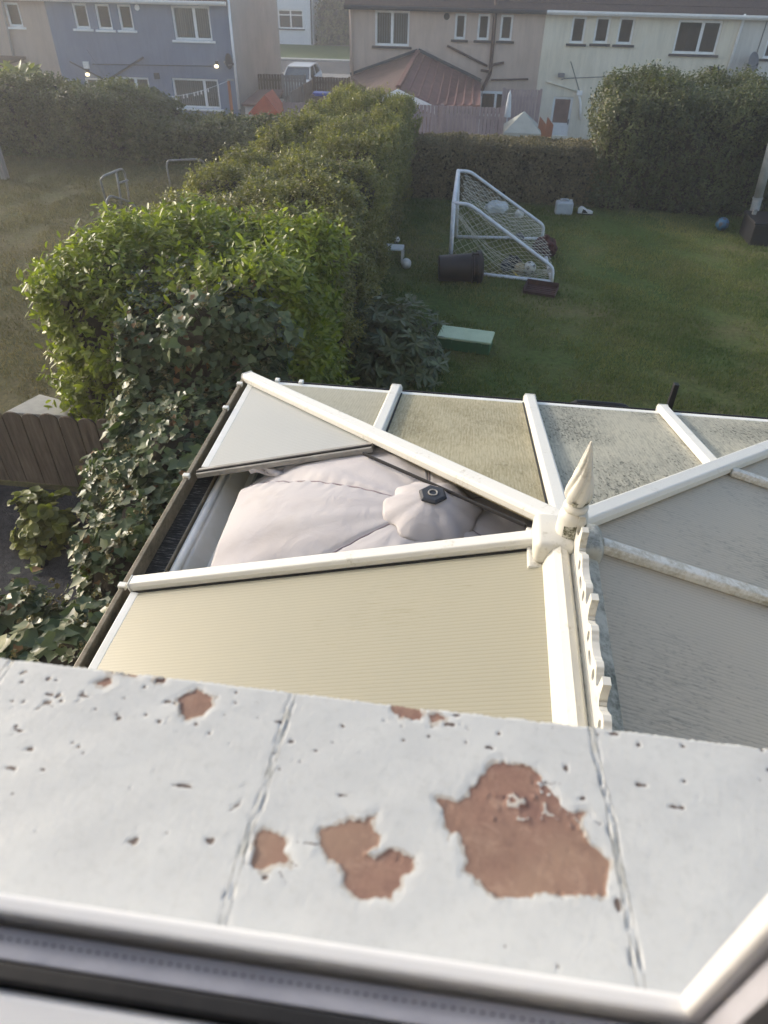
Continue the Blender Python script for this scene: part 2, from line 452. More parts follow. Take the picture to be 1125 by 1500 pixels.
# ------------------------------------------------------------------ mesh helpers
class MB:
    def __init__(s):
        s.v, s.f = [], []

    def add(s, vs, fs):
        o = len(s.v)
        s.v += [tuple(v) for v in vs]
        s.f += [tuple(i + o for i in f) for f in fs]
        return s

    def box(s, a, b):
        (x0, y0, z0), (x1, y1, z1) = a, b
        x0, x1 = min(x0, x1), max(x0, x1)
        y0, y1 = min(y0, y1), max(y0, y1)
        z0, z1 = min(z0, z1), max(z0, z1)
        return s.add([(x0, y0, z0), (x1, y0, z0), (x1, y1, z0), (x0, y1, z0), (x0, y0, z1), (x1, y0, z1), (x1, y1, z1), (x0, y1, z1)],
                     [(0, 3, 2, 1), (4, 5, 6, 7), (0, 1, 5, 4), (1, 2, 6, 5), (2, 3, 7, 6), (3, 0, 4, 7)])

    def prism(s, pts, vec):
        """Extrude a planar polygon (3-D points) along vec."""
        n = len(pts)
        p = [Vector(q) for q in pts]
        v = Vector(vec)
        nrm = Vector((0, 0, 0))
        for i in range(n):
            nrm += p[i].cross(p[(i + 1) % n])
        if nrm.dot(v) > 0:
            p = p[::-1]
        fs = [tuple(range(n)), tuple(range(2 * n - 1, n - 1, -1))]
        fs += [(i, i + n, (i + 1) % n + n, (i + 1) % n) for i in range(n)]
        return s.add(p + [q + v for q in p], fs)

    def tube(s, pts, r, n=8, closed=False):
        P = [Vector(q) for q in pts]
        rs = r if isinstance(r, (list, tuple)) else [r] * len(P)
        k = len(P)
        up = Vector((0.13, 0.07, 1)).normalized()
        vs, fs = [], []
        for i in range(k):
            a = P[i - 1] if i > 0 else (P[-1] if closed else P[0])
            b = P[(i + 1) % k] if (i < k - 1 or closed) else P[-1]
            t = (b - a).normalized()
            if abs(t.dot(up)) > 0.97:
                up = Vector((1, 0.1, 0.05)).normalized()
            u = t.cross(up).normalized()
            w_ = u.cross(t)
            up = w_
            for j in range(n):
                an = 2 * PI * j / n
                vs.append(P[i] + (u * math.cos(an) + w_ * math.sin(an)) * rs[i])
        rng = k if closed else k - 1
        for i in range(rng):
            for j in range(n):
                a, b = i * n + j, i * n + (j + 1) % n
                c, d = ((i + 1) % k) * n + (j + 1) % n, ((i + 1) % k) * n + j
                fs.append((a, b, c, d))
        if not closed:
            fs.append(tuple(range(n - 1, -1, -1)))
            fs.append(tuple(range((k - 1) * n, k * n)))
        return s.add(vs, fs)

    def lathe(s, prof, base, axis=(0, 0, 1), n=24):
        ax = Vector(axis).normalized()
        u = ax.orthogonal().normalized()
        w_ = ax.cross(u)
        vs, fs = [], []
        B = Vector(base)
        for r, h in prof:
            for j in range(n):
                an = 2 * PI * j / n
                vs.append(B + ax * h + (u * math.cos(an) + w_ * math.sin(an)) * max(r, 1e-4))
        for i in range(len(prof) - 1):
            for j in range(n):
                fs.append((i * n + j, i * n + (j + 1) % n, (i + 1) * n + (j + 1) % n, (i + 1) * n + j))
        fs.append(tuple(range(n - 1, -1, -1)))
        fs.append(tuple(range((len(prof) - 1) * n, len(prof) * n)))
        return s.add(vs, fs)

    def bar(s, p0, p1, wid, h, nrm=(0, 0, 1), taper=0.75):
        """A roof bar of trapezoid section lying on the line p0-p1, rising h along nrm."""
        p0, p1, nrm = Vector(p0), Vector(p1), Vector(nrm).normalized()
        t = (p1 - p0).normalized()
        sd = t.cross(nrm).normalized()
        up = sd.cross(t)
        sec = [(-wid / 2, 0), (-wid / 2, h * 0.62), (-wid / 2 * taper, h), (wid / 2 * taper, h), (wid / 2, h * 0.62), (wid / 2, 0)]
        vs = [p + sd * a + up * b for p in (p0, p1) for a, b in sec]
        n = len(sec)
        fs = [tuple(range(n)), tuple(range(2 * n - 1, n - 1, -1))] + [(i, i + n, (i + 1) % n + n, (i + 1) % n) for i in range(n)]
        return s.add(vs, fs)

    def build(s, name, mat, parent=None, bevel=0.0, smooth=False, seg=2, origin=None):
        me = bpy.data.meshes.new(name)
        O = Vector(origin) if origin is not None else Vector((0, 0, 0))
        me.from_pydata([tuple(Vector(v) - O) for v in s.v], [], s.f)
        bm = bmesh.new()
        bm.from_mesh(me)
        bmesh.ops.recalc_face_normals(bm, faces=bm.faces)
        bm.to_mesh(me)
        bm.free()
        me.materials.append(mat)
        o = bpy.data.objects.new(name, me)
        o.location = O
        COL.objects.link(o)
        if smooth:
            for p in me.polygons:
                p.use_smooth = True
        if bevel > 0:
            md = o.modifiers.new('bevel', 'BEVEL')
            md.width = bevel
            md.segments = seg
            md.limit_method = 'ANGLE'
            md.angle_limit = math.radians(35)
        if parent is not None:
            put(o, parent)
        return o


def put(o, parent):
    o.parent = parent
    o.matrix_parent_inverse = Matrix.Translation(-Vector(parent.location)) if True else Matrix()


def tag(o, label=None, cat=None, group=None, kind=None):
    if label:
        o['label'] = label
    if cat:
        o['category'] = cat
    if group:
        o['group'] = group
    if kind:
        o['kind'] = kind
    return o


def thing(name, label, cat, loc, group=None, kind=None):
    o = bpy.data.objects.new(name, None)
    o.empty_display_size = 0.2
    COL.objects.link(o)
    o.location = loc
    return tag(o, label, cat, group, kind)


def np_mesh(name, V, faces, mat, parent=None, tint=None, smooth=False):
    """V (n,3); faces (m,k) array of equal-size polygons."""
    me = bpy.data.meshes.new(name)
    V = np.ascontiguousarray(V, dtype=np.float32)
    faces = np.ascontiguousarray(faces, dtype=np.int32)
    m, k = faces.shape
    me.vertices.add(len(V))
    me.vertices.foreach_set('co', V.ravel())
    me.loops.add(m * k)
    me.loops.foreach_set('vertex_index', faces.ravel())
    me.polygons.add(m)
    me.polygons.foreach_set('loop_start', np.arange(0, m * k, k, dtype=np.int32))
    me.polygons.foreach_set('loop_total', np.full(m, k, dtype=np.int32))
    if smooth:
        me.polygons.foreach_set('use_smooth', np.ones(m, dtype=bool))
    me.update(calc_edges=True)
    if tint is not None:
        a = me.attributes.new('tint', 'FLOAT', 'POINT')
        a.data.foreach_set('value', np.ascontiguousarray(tint, dtype=np.float32))
    me.materials.append(mat)
    o = bpy.data.objects.new(name, me)
    COL.objects.link(o)
    if parent is not None:
        put(o, parent)
    return o


def unit(a):
    return a / np.maximum(np.linalg.norm(a, axis=-1, keepdims=True), 1e-9)


def lump(P, s, seed=0):
    """Smooth pseudo-noise in about [-1, 1] from sums of sines."""
    r = np.random.default_rng(seed)
    out = np.zeros(len(P))
    for k in range(7):
        d = unit(r.normal(size=3))
        out += np.sin(P @ d * (2 * PI / s) * r.uniform(0.6, 1.7) + r.uniform(0, 6.28))
    return out / 3.2


LEAF = {   # half outline: (x, y) from stalk to tip; every leaf is folded along its midrib
    'diamond': [(0.30, 0.45)],
    'privet': [(0.24, 0.3), (0.26, 0.6)],
    'laurel': [(0.14, 0.2), (0.19, 0.55), (0.12, 0.85)],
    'ivy': [(0.42, -0.08), (0.55, 0.32), (0.26, 0.58)],
    'long': [(0.09, 0.25), (0.13, 0.6), (0.07, 0.88)],
    'round': [(0.40, 0.12), (0.52, 0.5), (0.34, 0.88)],
    'blade': [(0.035, 0.3)],
}


def leaf_cloud(name, P, D, N, S, shape, mat, parent, tint, fold=0.25):
    half = LEAF[shape]
    k = len(half)
    tpl = [(0, 0, 0)] + [(x, y, fold * x) for x, y in half] + [(0, 1, 0)] + [(-x, y, fold * x) for x, y in half[::-1]]
    tpl = np.array(tpl, dtype=np.float32)
    nv = len(tpl)
    z = unit(N)
    y = unit(D - (D * z).sum(1, keepdims=True) * z)
    x = np.cross(y, z)
    V = P[:, None, :] + S[:, None, None] * (tpl[None, :, 0:1] * x[:, None, :] + tpl[None, :, 1:2] * y[:, None, :] + tpl[None, :, 2:3] * z[:, None, :])
    f1 = list(range(0, k + 2))
    f2 = [0] + list(range(k + 1, nv))
    base = (np.arange(len(P)) * nv)[:, None]
    F = np.concatenate([base + np.array(f1)[None], base + np.array(f2)[None]])
    return np_mesh(name, V.reshape(-1, 3), F, mat, parent, np.repeat(tint, nv))


def rbox(lo, hi, n, faces, r=0.3, seed=0, amp=0.12, ls=1.2):
    """n points and outward normals on a rounded, lumpy box. faces: weights for (top, -y, +y, -x, +x)."""
    g = np.random.default_rng(seed)
    lo, hi = np.array(lo, float), np.array(hi, float)
    d = hi - lo
    area = np.array([d[0] * d[1], d[0] * d[2], d[0] * d[2], d[1] * d[2], d[1] * d[2]]) * np.array(faces)
    which = g.choice(5, size=n, p=area / area.sum())
    P = lo + g.random((n, 3)) * d
    P[which == 0, 2] = hi[2]
    P[which == 1, 1] = lo[1]
    P[which == 2, 1] = hi[1]
    P[which == 3, 0] = lo[0]
    P[which == 4, 0] = hi[0]
    qlo, qhi = lo + r, hi - r
    qlo[2] = lo[2] - 1.0
    q = np.clip(P, qlo, np.maximum(qhi, qlo + 1e-3))
    dv = P - q
    nn = unit(dv)
    P = q + nn * r
    P = P + nn * (lump(P, ls, seed + 5) * amp + lump(P, ls * 0.35, seed + 6) * amp * 0.5)[:, None]
    return P, nn


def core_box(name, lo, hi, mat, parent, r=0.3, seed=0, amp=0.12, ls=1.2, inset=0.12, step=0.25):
    """A solid dark core painting the shade inside a hedge: the same lumpy box, set back from the leaves."""
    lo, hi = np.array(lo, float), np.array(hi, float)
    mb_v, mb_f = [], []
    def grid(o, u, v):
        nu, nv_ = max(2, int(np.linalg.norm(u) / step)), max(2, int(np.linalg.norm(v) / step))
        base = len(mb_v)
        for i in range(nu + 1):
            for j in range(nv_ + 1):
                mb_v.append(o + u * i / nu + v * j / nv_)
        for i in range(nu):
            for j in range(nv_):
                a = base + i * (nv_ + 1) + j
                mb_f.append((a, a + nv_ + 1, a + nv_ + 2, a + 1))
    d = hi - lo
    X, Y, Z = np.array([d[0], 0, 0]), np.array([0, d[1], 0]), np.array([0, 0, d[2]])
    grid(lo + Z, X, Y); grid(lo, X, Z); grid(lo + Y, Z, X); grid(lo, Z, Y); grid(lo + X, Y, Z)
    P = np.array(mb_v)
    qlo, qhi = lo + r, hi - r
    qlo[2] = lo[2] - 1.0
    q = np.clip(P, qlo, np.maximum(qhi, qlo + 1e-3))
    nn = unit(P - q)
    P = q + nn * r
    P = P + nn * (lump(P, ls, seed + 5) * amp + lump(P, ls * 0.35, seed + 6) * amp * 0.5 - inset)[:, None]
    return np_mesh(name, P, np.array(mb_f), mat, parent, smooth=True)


def shoots(P, N, per, length, up=0.6, spread=0.7, seed=0):
    """Grow `per` leaves along a shoot from every point: leaf positions, leaf directions, leaf normals."""
    g = np.random.default_rng(seed)
    n = len(P)
    sd = unit(N + np.array([0, 0, up]) + g.normal(size=(n, 3)) * 0.35)
    L = length * g.uniform(0.5, 1.3, n)
    t = (np.arange(per) + 0.5) / per
    Q = P[:, None, :] + sd[:, None, :] * (L[:, None] * t[None])[..., None]
    Q = Q.reshape(-1, 3)
    S = np.repeat(sd, per, 0)
    D = unit(S * 0.7 + g.normal(size=Q.shape) * spread)
    NN = unit(np.repeat(N, per, 0) * 0.6 + np.array([0, 0, 0.6]) + g.normal(size=Q.shape) * 0.55)
    return Q, D, NN, np.repeat(g.random(n), per)


def hedge(name, label, lo, hi, n, per, size, shape, mat, faces, r=0.3, seed=0, amp=0.12, ls=1.2, length=0.15, up=0.6, tb=0.5, inset=0.12, group=None, cat='hedge', extra=None):
    c = ((lo[0] + hi[0]) / 2, (lo[1] + hi[1]) / 2, lo[2])
    root = thing(name, label, cat, c, group)
    P, N = rbox(lo, hi, n, faces, r, seed, amp, ls)
    g = np.random.default_rng(seed + 1)
    P = P - N * (g.random(n) ** 2 * 0.14)[:, None]
    Q, D, NN, rt = shoots(P, N, per, length, up, 0.7, seed + 2)
    T = np.clip(0.45 * rt + 0.35 * g.random(len(Q)) + 0.2 + 0.18 * lump(Q, 0.9, seed + 9), 0, 1) ** (1 / (2 * tb))
    leaf_cloud('foliage', Q, D, NN, size * g.uniform(0.65, 1.3, len(Q)), shape, mat, root, T)
    core_box('shade_core', lo, hi, M['twig'], root, r, seed, amp, ls, inset)
    return root


# ------------------------------------------------------------------ terrain and sky-lit ground
def ground_z(x, y):
    t = min(1, max(0, (y - 17.2) / 10.0))
    return -2.9 * t * t * (3 - 2 * t)


def build_ground():
    xs = sorted(set([-220, -140, -90, -60, -40, -30] + [round(-24 + i * 0.8, 2) for i in range(61)] + [30, 40, 60, 90, 140, 220]))
    ys = sorted(set([-120, -60, -25, -10] + [round(-4 + i * 0.6, 2) for i in range(61)] + [35, 40, 50, 60, 75, 100, 150, 300]))
    V = [(x, y, ground_z(x, y)) for x in xs for y in ys]
    ny = len(ys)
    F = [(i * ny + j, (i + 1) * ny + j, (i + 1) * ny + j + 1, i * ny + j + 1) for i in range(len(xs) - 1) for j in range(ny - 1)]
    o = np_mesh('ground', np.array(V), np.array(F), M['ground'])
    tag(o, 'green and brown lawn ground sloping away to the houses', 'ground', kind='structure')


build_ground()
sheet = lambda name, x0, y0, x1, y1, z, mat, label, cat: tag(MB().add([(x0, y0, z), (x1, y0, z), (x1, y1, z), (x0, y1, z)], [(0, 1, 2, 3)]).build(name, M[mat]), label, cat, kind='structure')
sheet('road', -70, 52.5, 60, 58.0, -2.885, 'tarmac', 'grey tarmac street behind the row of houses', 'road')
sheet('verge', -70, 58.6, 60, 66.5, -2.86, 'verge', 'strip of mown grass across the street', 'grass verge')
kb = MB().box((-70, 58.0, -3.2), (60, 58.6, -2.80))
tag(kb.build('kerb', M['concrete']), 'pale concrete kerb along the far side of the street', 'kerb', kind='structure')
sheet('pavement', -70, 50.0, 60, 52.5, -2.88, 'pave', 'pale paving on the near side of the street', 'pavement')
dp = MB().add([(-6.2, 0.6, 0.012), (-2.6, 0.6, 0.012), (-2.6, 5.0, 0.012), (-6.2, 5.0, 0.012)], [(0, 1, 2, 3)])
tag(dp.build('path', M['darksoil']), 'dark gravelly yard behind the round topped pickets', 'yard', kind='structure')


def blades(name, label, area, n, mat, seed, hmin, hmax):
    g = np.random.default_rng(seed)
    x0, y0, x1, y1 = area
    P = np.stack([g.uniform(x0, x1, n), g.uniform(y0, y1, n), np.zeros(n)], 1)
    worn = np.zeros(n)
    for wx, wy, wr in ((1.0, 9.9, 0.9), (2.2, 12.8, 1.1), (0.4, 11.6, 0.8), (3.6, 14.2, 0.9), (-0.6, 12.6, 0.7)):
        worn = np.maximum(worn, np.exp(-((P[:, 0] - wx) ** 2 + (P[:, 1] - wy) ** 2) / wr ** 2))
    keep = lump(P, 1.3, seed) + lump(P, 0.4, seed + 8) * 0.5 + g.normal(size=n) * 0.5 > -0.55 + 0.9 * worn
    P = P[keep]
    n = len(P)
    P[:, 2] = [ground_z(a, b) for a, b in P[:, :2]]
    D = unit(g.normal(size=(n, 3)) * np.array([0.45, 0.45, 0.1]) + np.array([0, 0, 1.0]))
    N = unit(g.normal(size=(n, 3)) * np.array([1, 1, 0.2]))
    T = np.clip(0.42 + 0.30 * lump(P, 2.2, seed + 3) + 0.18 * lump(P, 0.5, seed + 4) + 0.4 * worn[keep] + g.normal(size=n) * 0.2, 0, 1)
    o = leaf_cloud(name, P, D, N, g.uniform(hmin, hmax, n), 'blade', M[mat], None, T, 0)
    tag(o, label, 'grass', kind='stuff')


LEAF['blade'] = [(0.11, 0.1)]
blades('grass', 'short green grass of the lawn around the goal', (-1.7, 4.2, 8.6, 15.3), 230000, 'grass', 31, 0.03, 0.065)
blades('dry_grass', 'faded brownish grass of the lawn left of the long hedge', (-12.5, 5.2, -3.2, 17.3), 150000, 'drygrass', 32, 0.03, 0.06)

# ------------------------------------------------------------------ our own house: wall, room, window with its peeling sill
WX0, WX1, WZ0, WZ1 = -1.06, 0.111, 3.97, 5.2            # clear opening of the sash
hw = MB()
Y0, Y1 = -0.02, 0.255
for (a, b, c, d) in ((-7.0, -1.16, 0, 7.0), (1.3, 6.5, 0, 7.0), (-1.16, 1.3, 0, 3.80), (-1.16, 1.3, 5.32, 7.0)):
    hw.box((a, Y0, c), (b, Y1, d))
tag(hw.build('house_wall', M['pale_wall']), 'pale rendered wall of the near house below the upstairs window', 'house wall', kind='structure')
rm = MB()
rm.box((-2.6, -3.0, 2.62), (2.6, -0.02, 2.66))
rm.box((-2.6, -3.0, 5.5), (2.6, -0.02, 5.56))
rm.box((-2.66, -3.0, 2.62), (-2.6, -0.02, 5.56))
rm.box((2.6, -3.0, 2.62), (2.66, -0.02, 5.56))
rm.box((-2.66, -3.06, 2.62), (2.66, -3.0, 5.56))
tag(rm.build('room_walls', M['room']), 'plain painted walls of the room behind the window', 'room', kind='structure')

win = thing('window', 'white plastic upstairs window with peeling painted tile sill and black gasket', 'window', (-0.4, 0.1, 3.87), kind='thing')


def ring(x0, x1, z0, z1, y0, y1, t, round_=False):
    """Four mitred-looking lengths round an opening, thickness t outwards, butted end to end."""
    m = MB()
    m.box((x0 - t, y0, z0 - t), (x1 + t, y1, z0))
    m.box((x0 - t, y0, z1), (x1 + t, y1, z1 + t))
    m.box((x0 - t, y0, z0), (x0, y1, z1))
    m.box((x1, y0, z0), (x1 + t, y1, z1))
    return m


fr = ring(WX0, WX1, WZ0, WZ1, 0.0995, 0.109, 0.05)
fr.build('outer_bead', M['frame_in'], win, 0.003, seg=3)
fo = ring(WX0 - 0.05, WX1 + 0.05, WZ0 - 0.06, WZ1 + 0.05, 0.06, 0.128, 0.05)
fo.build('frame', M['frame_in'], win, 0.004)
sp = ring(WX0 - 0.006, WX1 + 0.006, WZ0 - 0.008, WZ1 + 0.006, 0.0862, 0.0975, 0.03).build('spacer_bar', M['spacer'], win)
dots = MB()
for i in range(290):
    x = WX0 + i * 0.004
    if x < WX1 - 0.004:
        dots.box((x, 0.0932, WZ0 - 0.0085), (x + 0.0014, 0.0939, WZ0 - 0.0077))
dots.build('perforation', M['rubber'], sp)
ring(WX0 + 0.003, WX1 - 0.003, WZ0 + 0.002, WZ1 - 0.003, 0.0758, 0.0828, 0.03).build('gasket', M['rubber'], win, 0.0012)
ring(WX0 + 0.001, WX1 - 0.001, WZ0 - 0.001, WZ1 - 0.001, 0.030, 0.0750, 0.05).build('inner_bead', M['frame_in'], win, 0.004, seg=3)
ring(WX0 - 0.05, WX1 + 0.05, WZ0 - 0.05, WZ1 + 0.05, -0.018, 0.029, 0.05).build('inner_frame', M['frame_in'], win, 0.004)
# next light of the window, beyond the mullion
n0, n1 = WX1 + 0.105, 1.19
ring(n0, n1, WZ0, WZ1, 0.03, 0.1125, 0.05).build('side_sash', M['frame_in'], win, 0.004)
MB().box((n0, 0.074, WZ0), (n1, 0.0795, WZ1)).build('pane', M['glass'], win)

SLOPE, SFY, SFZ = 0.109, 0.314, 3.85


def onsill(x, y):
    d = ray(x, y)
    t = (SFZ + SFY * SLOPE - CAMZ) / (d.z + SLOPE * d.y)
    p = CP + d * t
    return (p.x, p.y)


def c5(pts): return [(x / 2.679, y / 2.679 + 950) for x, y in pts]
def c6(pts): return [(x / 2.25 + 300, y / 2.25 + 1000) for x, y in pts]
def c7(pts): return [(x / 2.647 + 700, y / 2.647 + 1050) for x, y in pts]


def sdf_poly(X, Y, poly):
    """Signed distance (negative inside) to a polygon, vectorised."""
    d = np.full(X.shape, 1e9)
    s = np.ones(X.shape)
    n = len(poly)
    for i in range(n):
        ax, ay = poly[i]
        bx, by = poly[i - 1]
        ex, ey = bx - ax, by - ay
        wx, wy = X - ax, Y - ay
        t = np.clip((wx * ex + wy * ey) / max(ex * ex + ey * ey, 1e-12), 0, 1)
        d = np.minimum(d, (wx - ex * t) ** 2 + (wy - ey * t) ** 2)
        c1, c2, c3 = Y >= ay, Y < by, ex * wy > ey * wx
        flip = (c1 & c2 & c3) | (~c1 & ~c2 & ~c3)
        s = np.where(flip, -s, s)
    return s * np.sqrt(d)


def seg_dist(X, Y, pts):
    d = np.full(X.shape, 1e9)
    for (ax, ay), (bx, by) in zip(pts[:-1], pts[1:]):
        ex, ey = bx - ax, by - ay
        wx, wy = X - ax, Y - ay
        t = np.clip((wx * ex + wy * ey) / (ex * ex + ey * ey), 0, 1)
        d = np.minimum(d, np.sqrt((wx - ex * t) ** 2 + (wy - ey * t) ** 2))
    return d


def build_sill():
    big = c6([(770, 385), (800, 385), (830, 396), (866, 374), (880, 345), (920, 300), (950, 262), (985, 258), (1020, 270)]) + \
        c7([(165, 178), (210, 200), (240, 225), (255, 250), (290, 300), (330, 345), (365, 372), (412, 370), (392, 410), (412, 460), (440, 490), (475, 520), (502, 560), (515, 600), (497, 630), (497, 688), (420, 690), (340, 692), (290, 680), (265, 665), (225, 680), (185, 700), (120, 698), (65, 698), (40, 670), (0, 628)]) + \
        c6([(935, 662), (900, 640), (862, 615), (862, 580), (850, 530), (832, 492), (806, 500), (790, 445)])
    p2 = c6([(378, 475), (430, 464), (480, 450), (525, 454), (566, 430), (545, 455), (560, 485), (585, 502), (566, 540), (535, 560), (552, 582), (580, 570), (605, 542), (622, 545), (650, 565), (688, 575), (684, 610), (655, 640), (630, 680), (612, 706), (580, 700), (545, 708), (520, 720), (490, 696), (465, 665), (458, 630), (440, 595), (410, 576), (388, 555), (383, 520)])
    p3 = c6([(165, 505), (195, 484), (235, 500), (258, 513), (262, 550), (278, 588), (240, 590), (210, 605), (175, 620), (158, 600), (155, 560), (170, 545), (158, 530)])
    p4 = c5([(698, 197), (740, 172), (772, 160), (792, 168), (833, 195), (825, 225), (790, 265), (735, 277), (710, 255), (706, 225)])
    sm = [c5([(383, 132), (430, 110), (440, 135), (412, 147)]), c5([(608, 119), (650, 118), (642, 133), (615, 133)]),
          c6([(610, 77), (640, 66), (700, 84), (722, 105), (700, 119), (640, 113)]), c6([(740, 105), (770, 99), (793, 118), (745, 130)]),
          c6([(563, 48), (600, 52), (605, 60), (575, 57)]), c5([(425, 88), (470, 90), (545, 108), (535, 114), (480, 98), (430, 94)])]
    smalls = [onsill(*q) for q in []]
    chips5 = [(62, 305, 11, 8), (310, 385, 10, 9), (325, 410, 9, 8), (455, 255, 7, 6), (467, 272, 6, 6), (38, 468, 22, 9), (168, 476, 13, 4), (825, 755, 20, 15), (1040, 900, 12, 10),
              (600, 478, 7, 5), (185, 213, 20, 8), (330, 185, 22, 7), (195, 178, 18, 5), (230, 185, 12, 6), (75, 325, 12, 6), (45, 570, 9, 6), (150, 720, 8, 4), (655, 720, 12, 7), (775, 296, 9, 5), (660, 275, 6, 12),
              (682, 214, 8, 6), (715, 538, 32, 6), (925, 615, 18, 5), (575, 258, 6, 5), (380, 453, 5, 4), (930, 212, 7, 4), (240, 205, 6, 4), (45, 205, 8, 5), (90, 208, 5, 5), (535, 745, 10, 7), (500, 735, 6, 6), (530, 710, 8, 6), (562, 708, 6, 5)]
    chips7 = [(340, 198, 12, 16), (630, 263, 22, 10), (657, 303, 6, 8), (770, 350, 26, 5), (525, 65, 16, 7), (615, 110, 12, 5), (800, 248, 9, 6), (405, 318, 12, 7), (185, 662, 6, 9), (545, 728, 12, 26), (310, 965, 10, 9), (105, 893, 7, 7)]
    E = [(x / 2.679, y / 2.679 + 950, a / 2.679, b / 2.679) for x, y, a, b in chips5] + [(x / 2.647 + 700, y / 2.647 + 1050, a / 2.647, b / 2.647) for x, y, a, b in chips7]
    step = 0.0015
    xs = np.arange(-1.13, 0.44, step)
    ys = np.arange(0.07, 0.3125, step)
    X, Y = np.meshgrid(xs, ys, indexing='ij')
    Pf = np.stack([X.ravel(), Y.ravel(), np.zeros(X.size)], 1)
    n1 = lump(Pf, 0.02, 1).reshape(X.shape)
    n2 = lump(Pf, 0.006, 2).reshape(X.shape)
    n3 = lump(Pf, 0.06, 3).reshape(X.shape)
    d = np.full(X.shape, 1.0)
    rough = 0.0011 * n1 + 0.0009 * n2
    for poly in [big, p2, p3, p4] + sm:
        d = np.minimum(d, sdf_poly(X, Y, [onsill(*q) for q in poly]))
    d = d + rough
    g = np.random.default_rng(5)
    ch = np.full(X.shape, 1.0)
    for (cx, cy, a, b) in E:
        c0 = onsill(cx, cy)
        rx = abs(onsill(cx + a, cy)[0] - c0[0])
        ry = abs(onsill(cx, cy + b)[1] - c0[1])
        ch = np.minimum(ch, (np.sqrt(((X - c0[0]) / rx) ** 2 + ((Y - c0[1]) / ry) ** 2) - 1) * min(rx, ry))
    for i in range(150):     # pinholes and specks, mostly along the weathered front edge
        cx, cy = g.uniform(-0.4, 0.4), 0.312 - abs(g.normal()) * 0.05
        rr = 0.0004 + 0.0015 * g.random() ** 2.2
        ch = np.minimum(ch, (np.sqrt(((X - cx) / rr / g.uniform(1, 2.2)) ** 2 + ((Y - cy) / rr) ** 2) - 1) * rr)
    ch = ch + 0.0007 * n2 + 0.0006 * n1 + 0.0001
    cracks = [c5(L) for L in ([(178, 182), (215, 185), (243, 176)], [(318, 168), (335, 184), (352, 190)], [(304, 206), (332, 184)], [(138, 242), (184, 210), (206, 226)], [(940, 600), (936, 612), (903, 636)], [(682, 532), (712, 538), (748, 546)], [(425, 90), (475, 94), (545, 110)], [(1098, 872), (1108, 902), (1130, 922)], [(60, 318), (90, 322)], [(452, 250), (470, 276)], [(905, 838), (975, 846)])] + [c6(L) for L in ([(262, 528), (330, 525), (382, 532)], [(245, 625), (258, 650), (275, 668)], [(690, 575), (706, 600)], [(280, 585), (312, 608)], [(840, 640), (872, 628)], [(640, 140), (655, 148)], [(835, 140), (870, 152)], [(305, 32), (420, 42)], [(660, 78), (720, 78)])] + [c7(L) for L in ([(255, 250), (325, 262)], [(315, 690), (345, 722)], [(470, 18), (520, 30)], [(570, 52), (660, 68)], [(420, 375), (480, 420)])]
    for L in cracks:
        ch = np.minimum(ch, seg_dist(X + 0.0012 * n1, Y + 0.001 * n2, [onsill(*q) for q in L]) - 0.00055 - 0.0004 * n1)
    joints = [[onsill(*q) for q in L] for L in
              ([(430, 1010), (412, 1075), (392, 1140), (375, 1190), (352, 1252), (342, 1290), (326, 1355)],
               [(866, 1060), (876, 1120), (892, 1180), (902, 1240), (915, 1310), (940, 1450)],
               [(20, 962), (0, 990)])]
    joints = [[(L[0][0] + (L[0][0] - L[1][0]) * 0.5, 0.33)] + L + [(L[-1][0] + (L[-1][0] - L[-2][0]) * 0.6, 0.06)] for L in joints]
    joints.append([(0.352, 0.33), (0.365, 0.06)])
    joints.append([(-0.565, 0.33), (-0.58, 0.06)])
    joints.append([(-0.80, 0.33), (-0.82, 0.06)])
    joints.append([(-1.03, 0.33), (-1.05, 0.06)])
    jd = np.full(X.shape, 1.0)
    for L in joints:
        jd = np.minimum(jd, seg_dist(X + 0.0004 * n1 + 0.0003 * n2, Y, L))
    speck = sdf_poly(X, Y, [onsill(*q) for q in c7([(30, 300), (130, 300), (200, 250), (280, 250), (420, 300), (470, 440), (440, 490), (380, 450), (250, 410), (60, 400)])])
    sp = (speck < 0) & (d < -0.0015) & (lump(Pf, 0.010, 21).reshape(X.shape) + 0.7 * n2 > 0.5)
    d = np.where(sp, 0.0008, d)
    h = np.full(X.shape, 0.0012)
    edge = np.exp(-np.maximum(d, 0) / 0.004)
    curl = np.clip(0.25 + 0.9 * lump(Pf, 0.045, 44).reshape(X.shape), 0, 1.3)
    h = h + edge * 0.0016 * (0.5 + 0.5 * n1) * curl * (d > 0)
    h = np.where((d < 0), 0.00003 * n2 + 0.0001, h * (0.45 + 0.55 * np.clip(d / 0.006, curl * 0.8, 1)))
    h = np.where((ch < 0), h - 0.0006, h)
    jw = 0.5 + 0.5 * np.clip(lump(Pf, 0.03, 33).reshape(X.shape) * 1.5, -1, 1)
    groove = np.exp(-((jd - 0.0022) / 0.0005) ** 2) * jw + np.exp(-((jd - 0.0002) / 0.0005) ** 2) * (1 - jw)
    h = h - groove * 0.0022 * (0.6 + 0.5 * n1) + np.exp(-(jd / 0.0022) ** 2) * 0.0002
    h = h + 0.0002 * n3 + 0.00004 * n1 + 0.00003 * n2
    Z = SFZ + (SFY - Y) * SLOPE + h - 0.0012
    V = np.stack([X, Y, Z], -1)
    # front lip: a rounded, chipped edge that turns down
    lipn = (n1[:, -1] * 0.0008 + n2[:, -1] * 0.0007)
    rows = [V]
    for dy, dz in ((0.002, -0.0012), (0.0032, -0.004), (0.0034, -0.012), (0.0034, -0.03)):
        r_ = V[:, -1:, :].copy()
        r_[:, 0, 1] += dy + lipn
        r_[:, 0, 2] += dz
        rows.append(r_)
    V = np.concatenate(rows, 1)
    nx, ny = V.shape[:2]
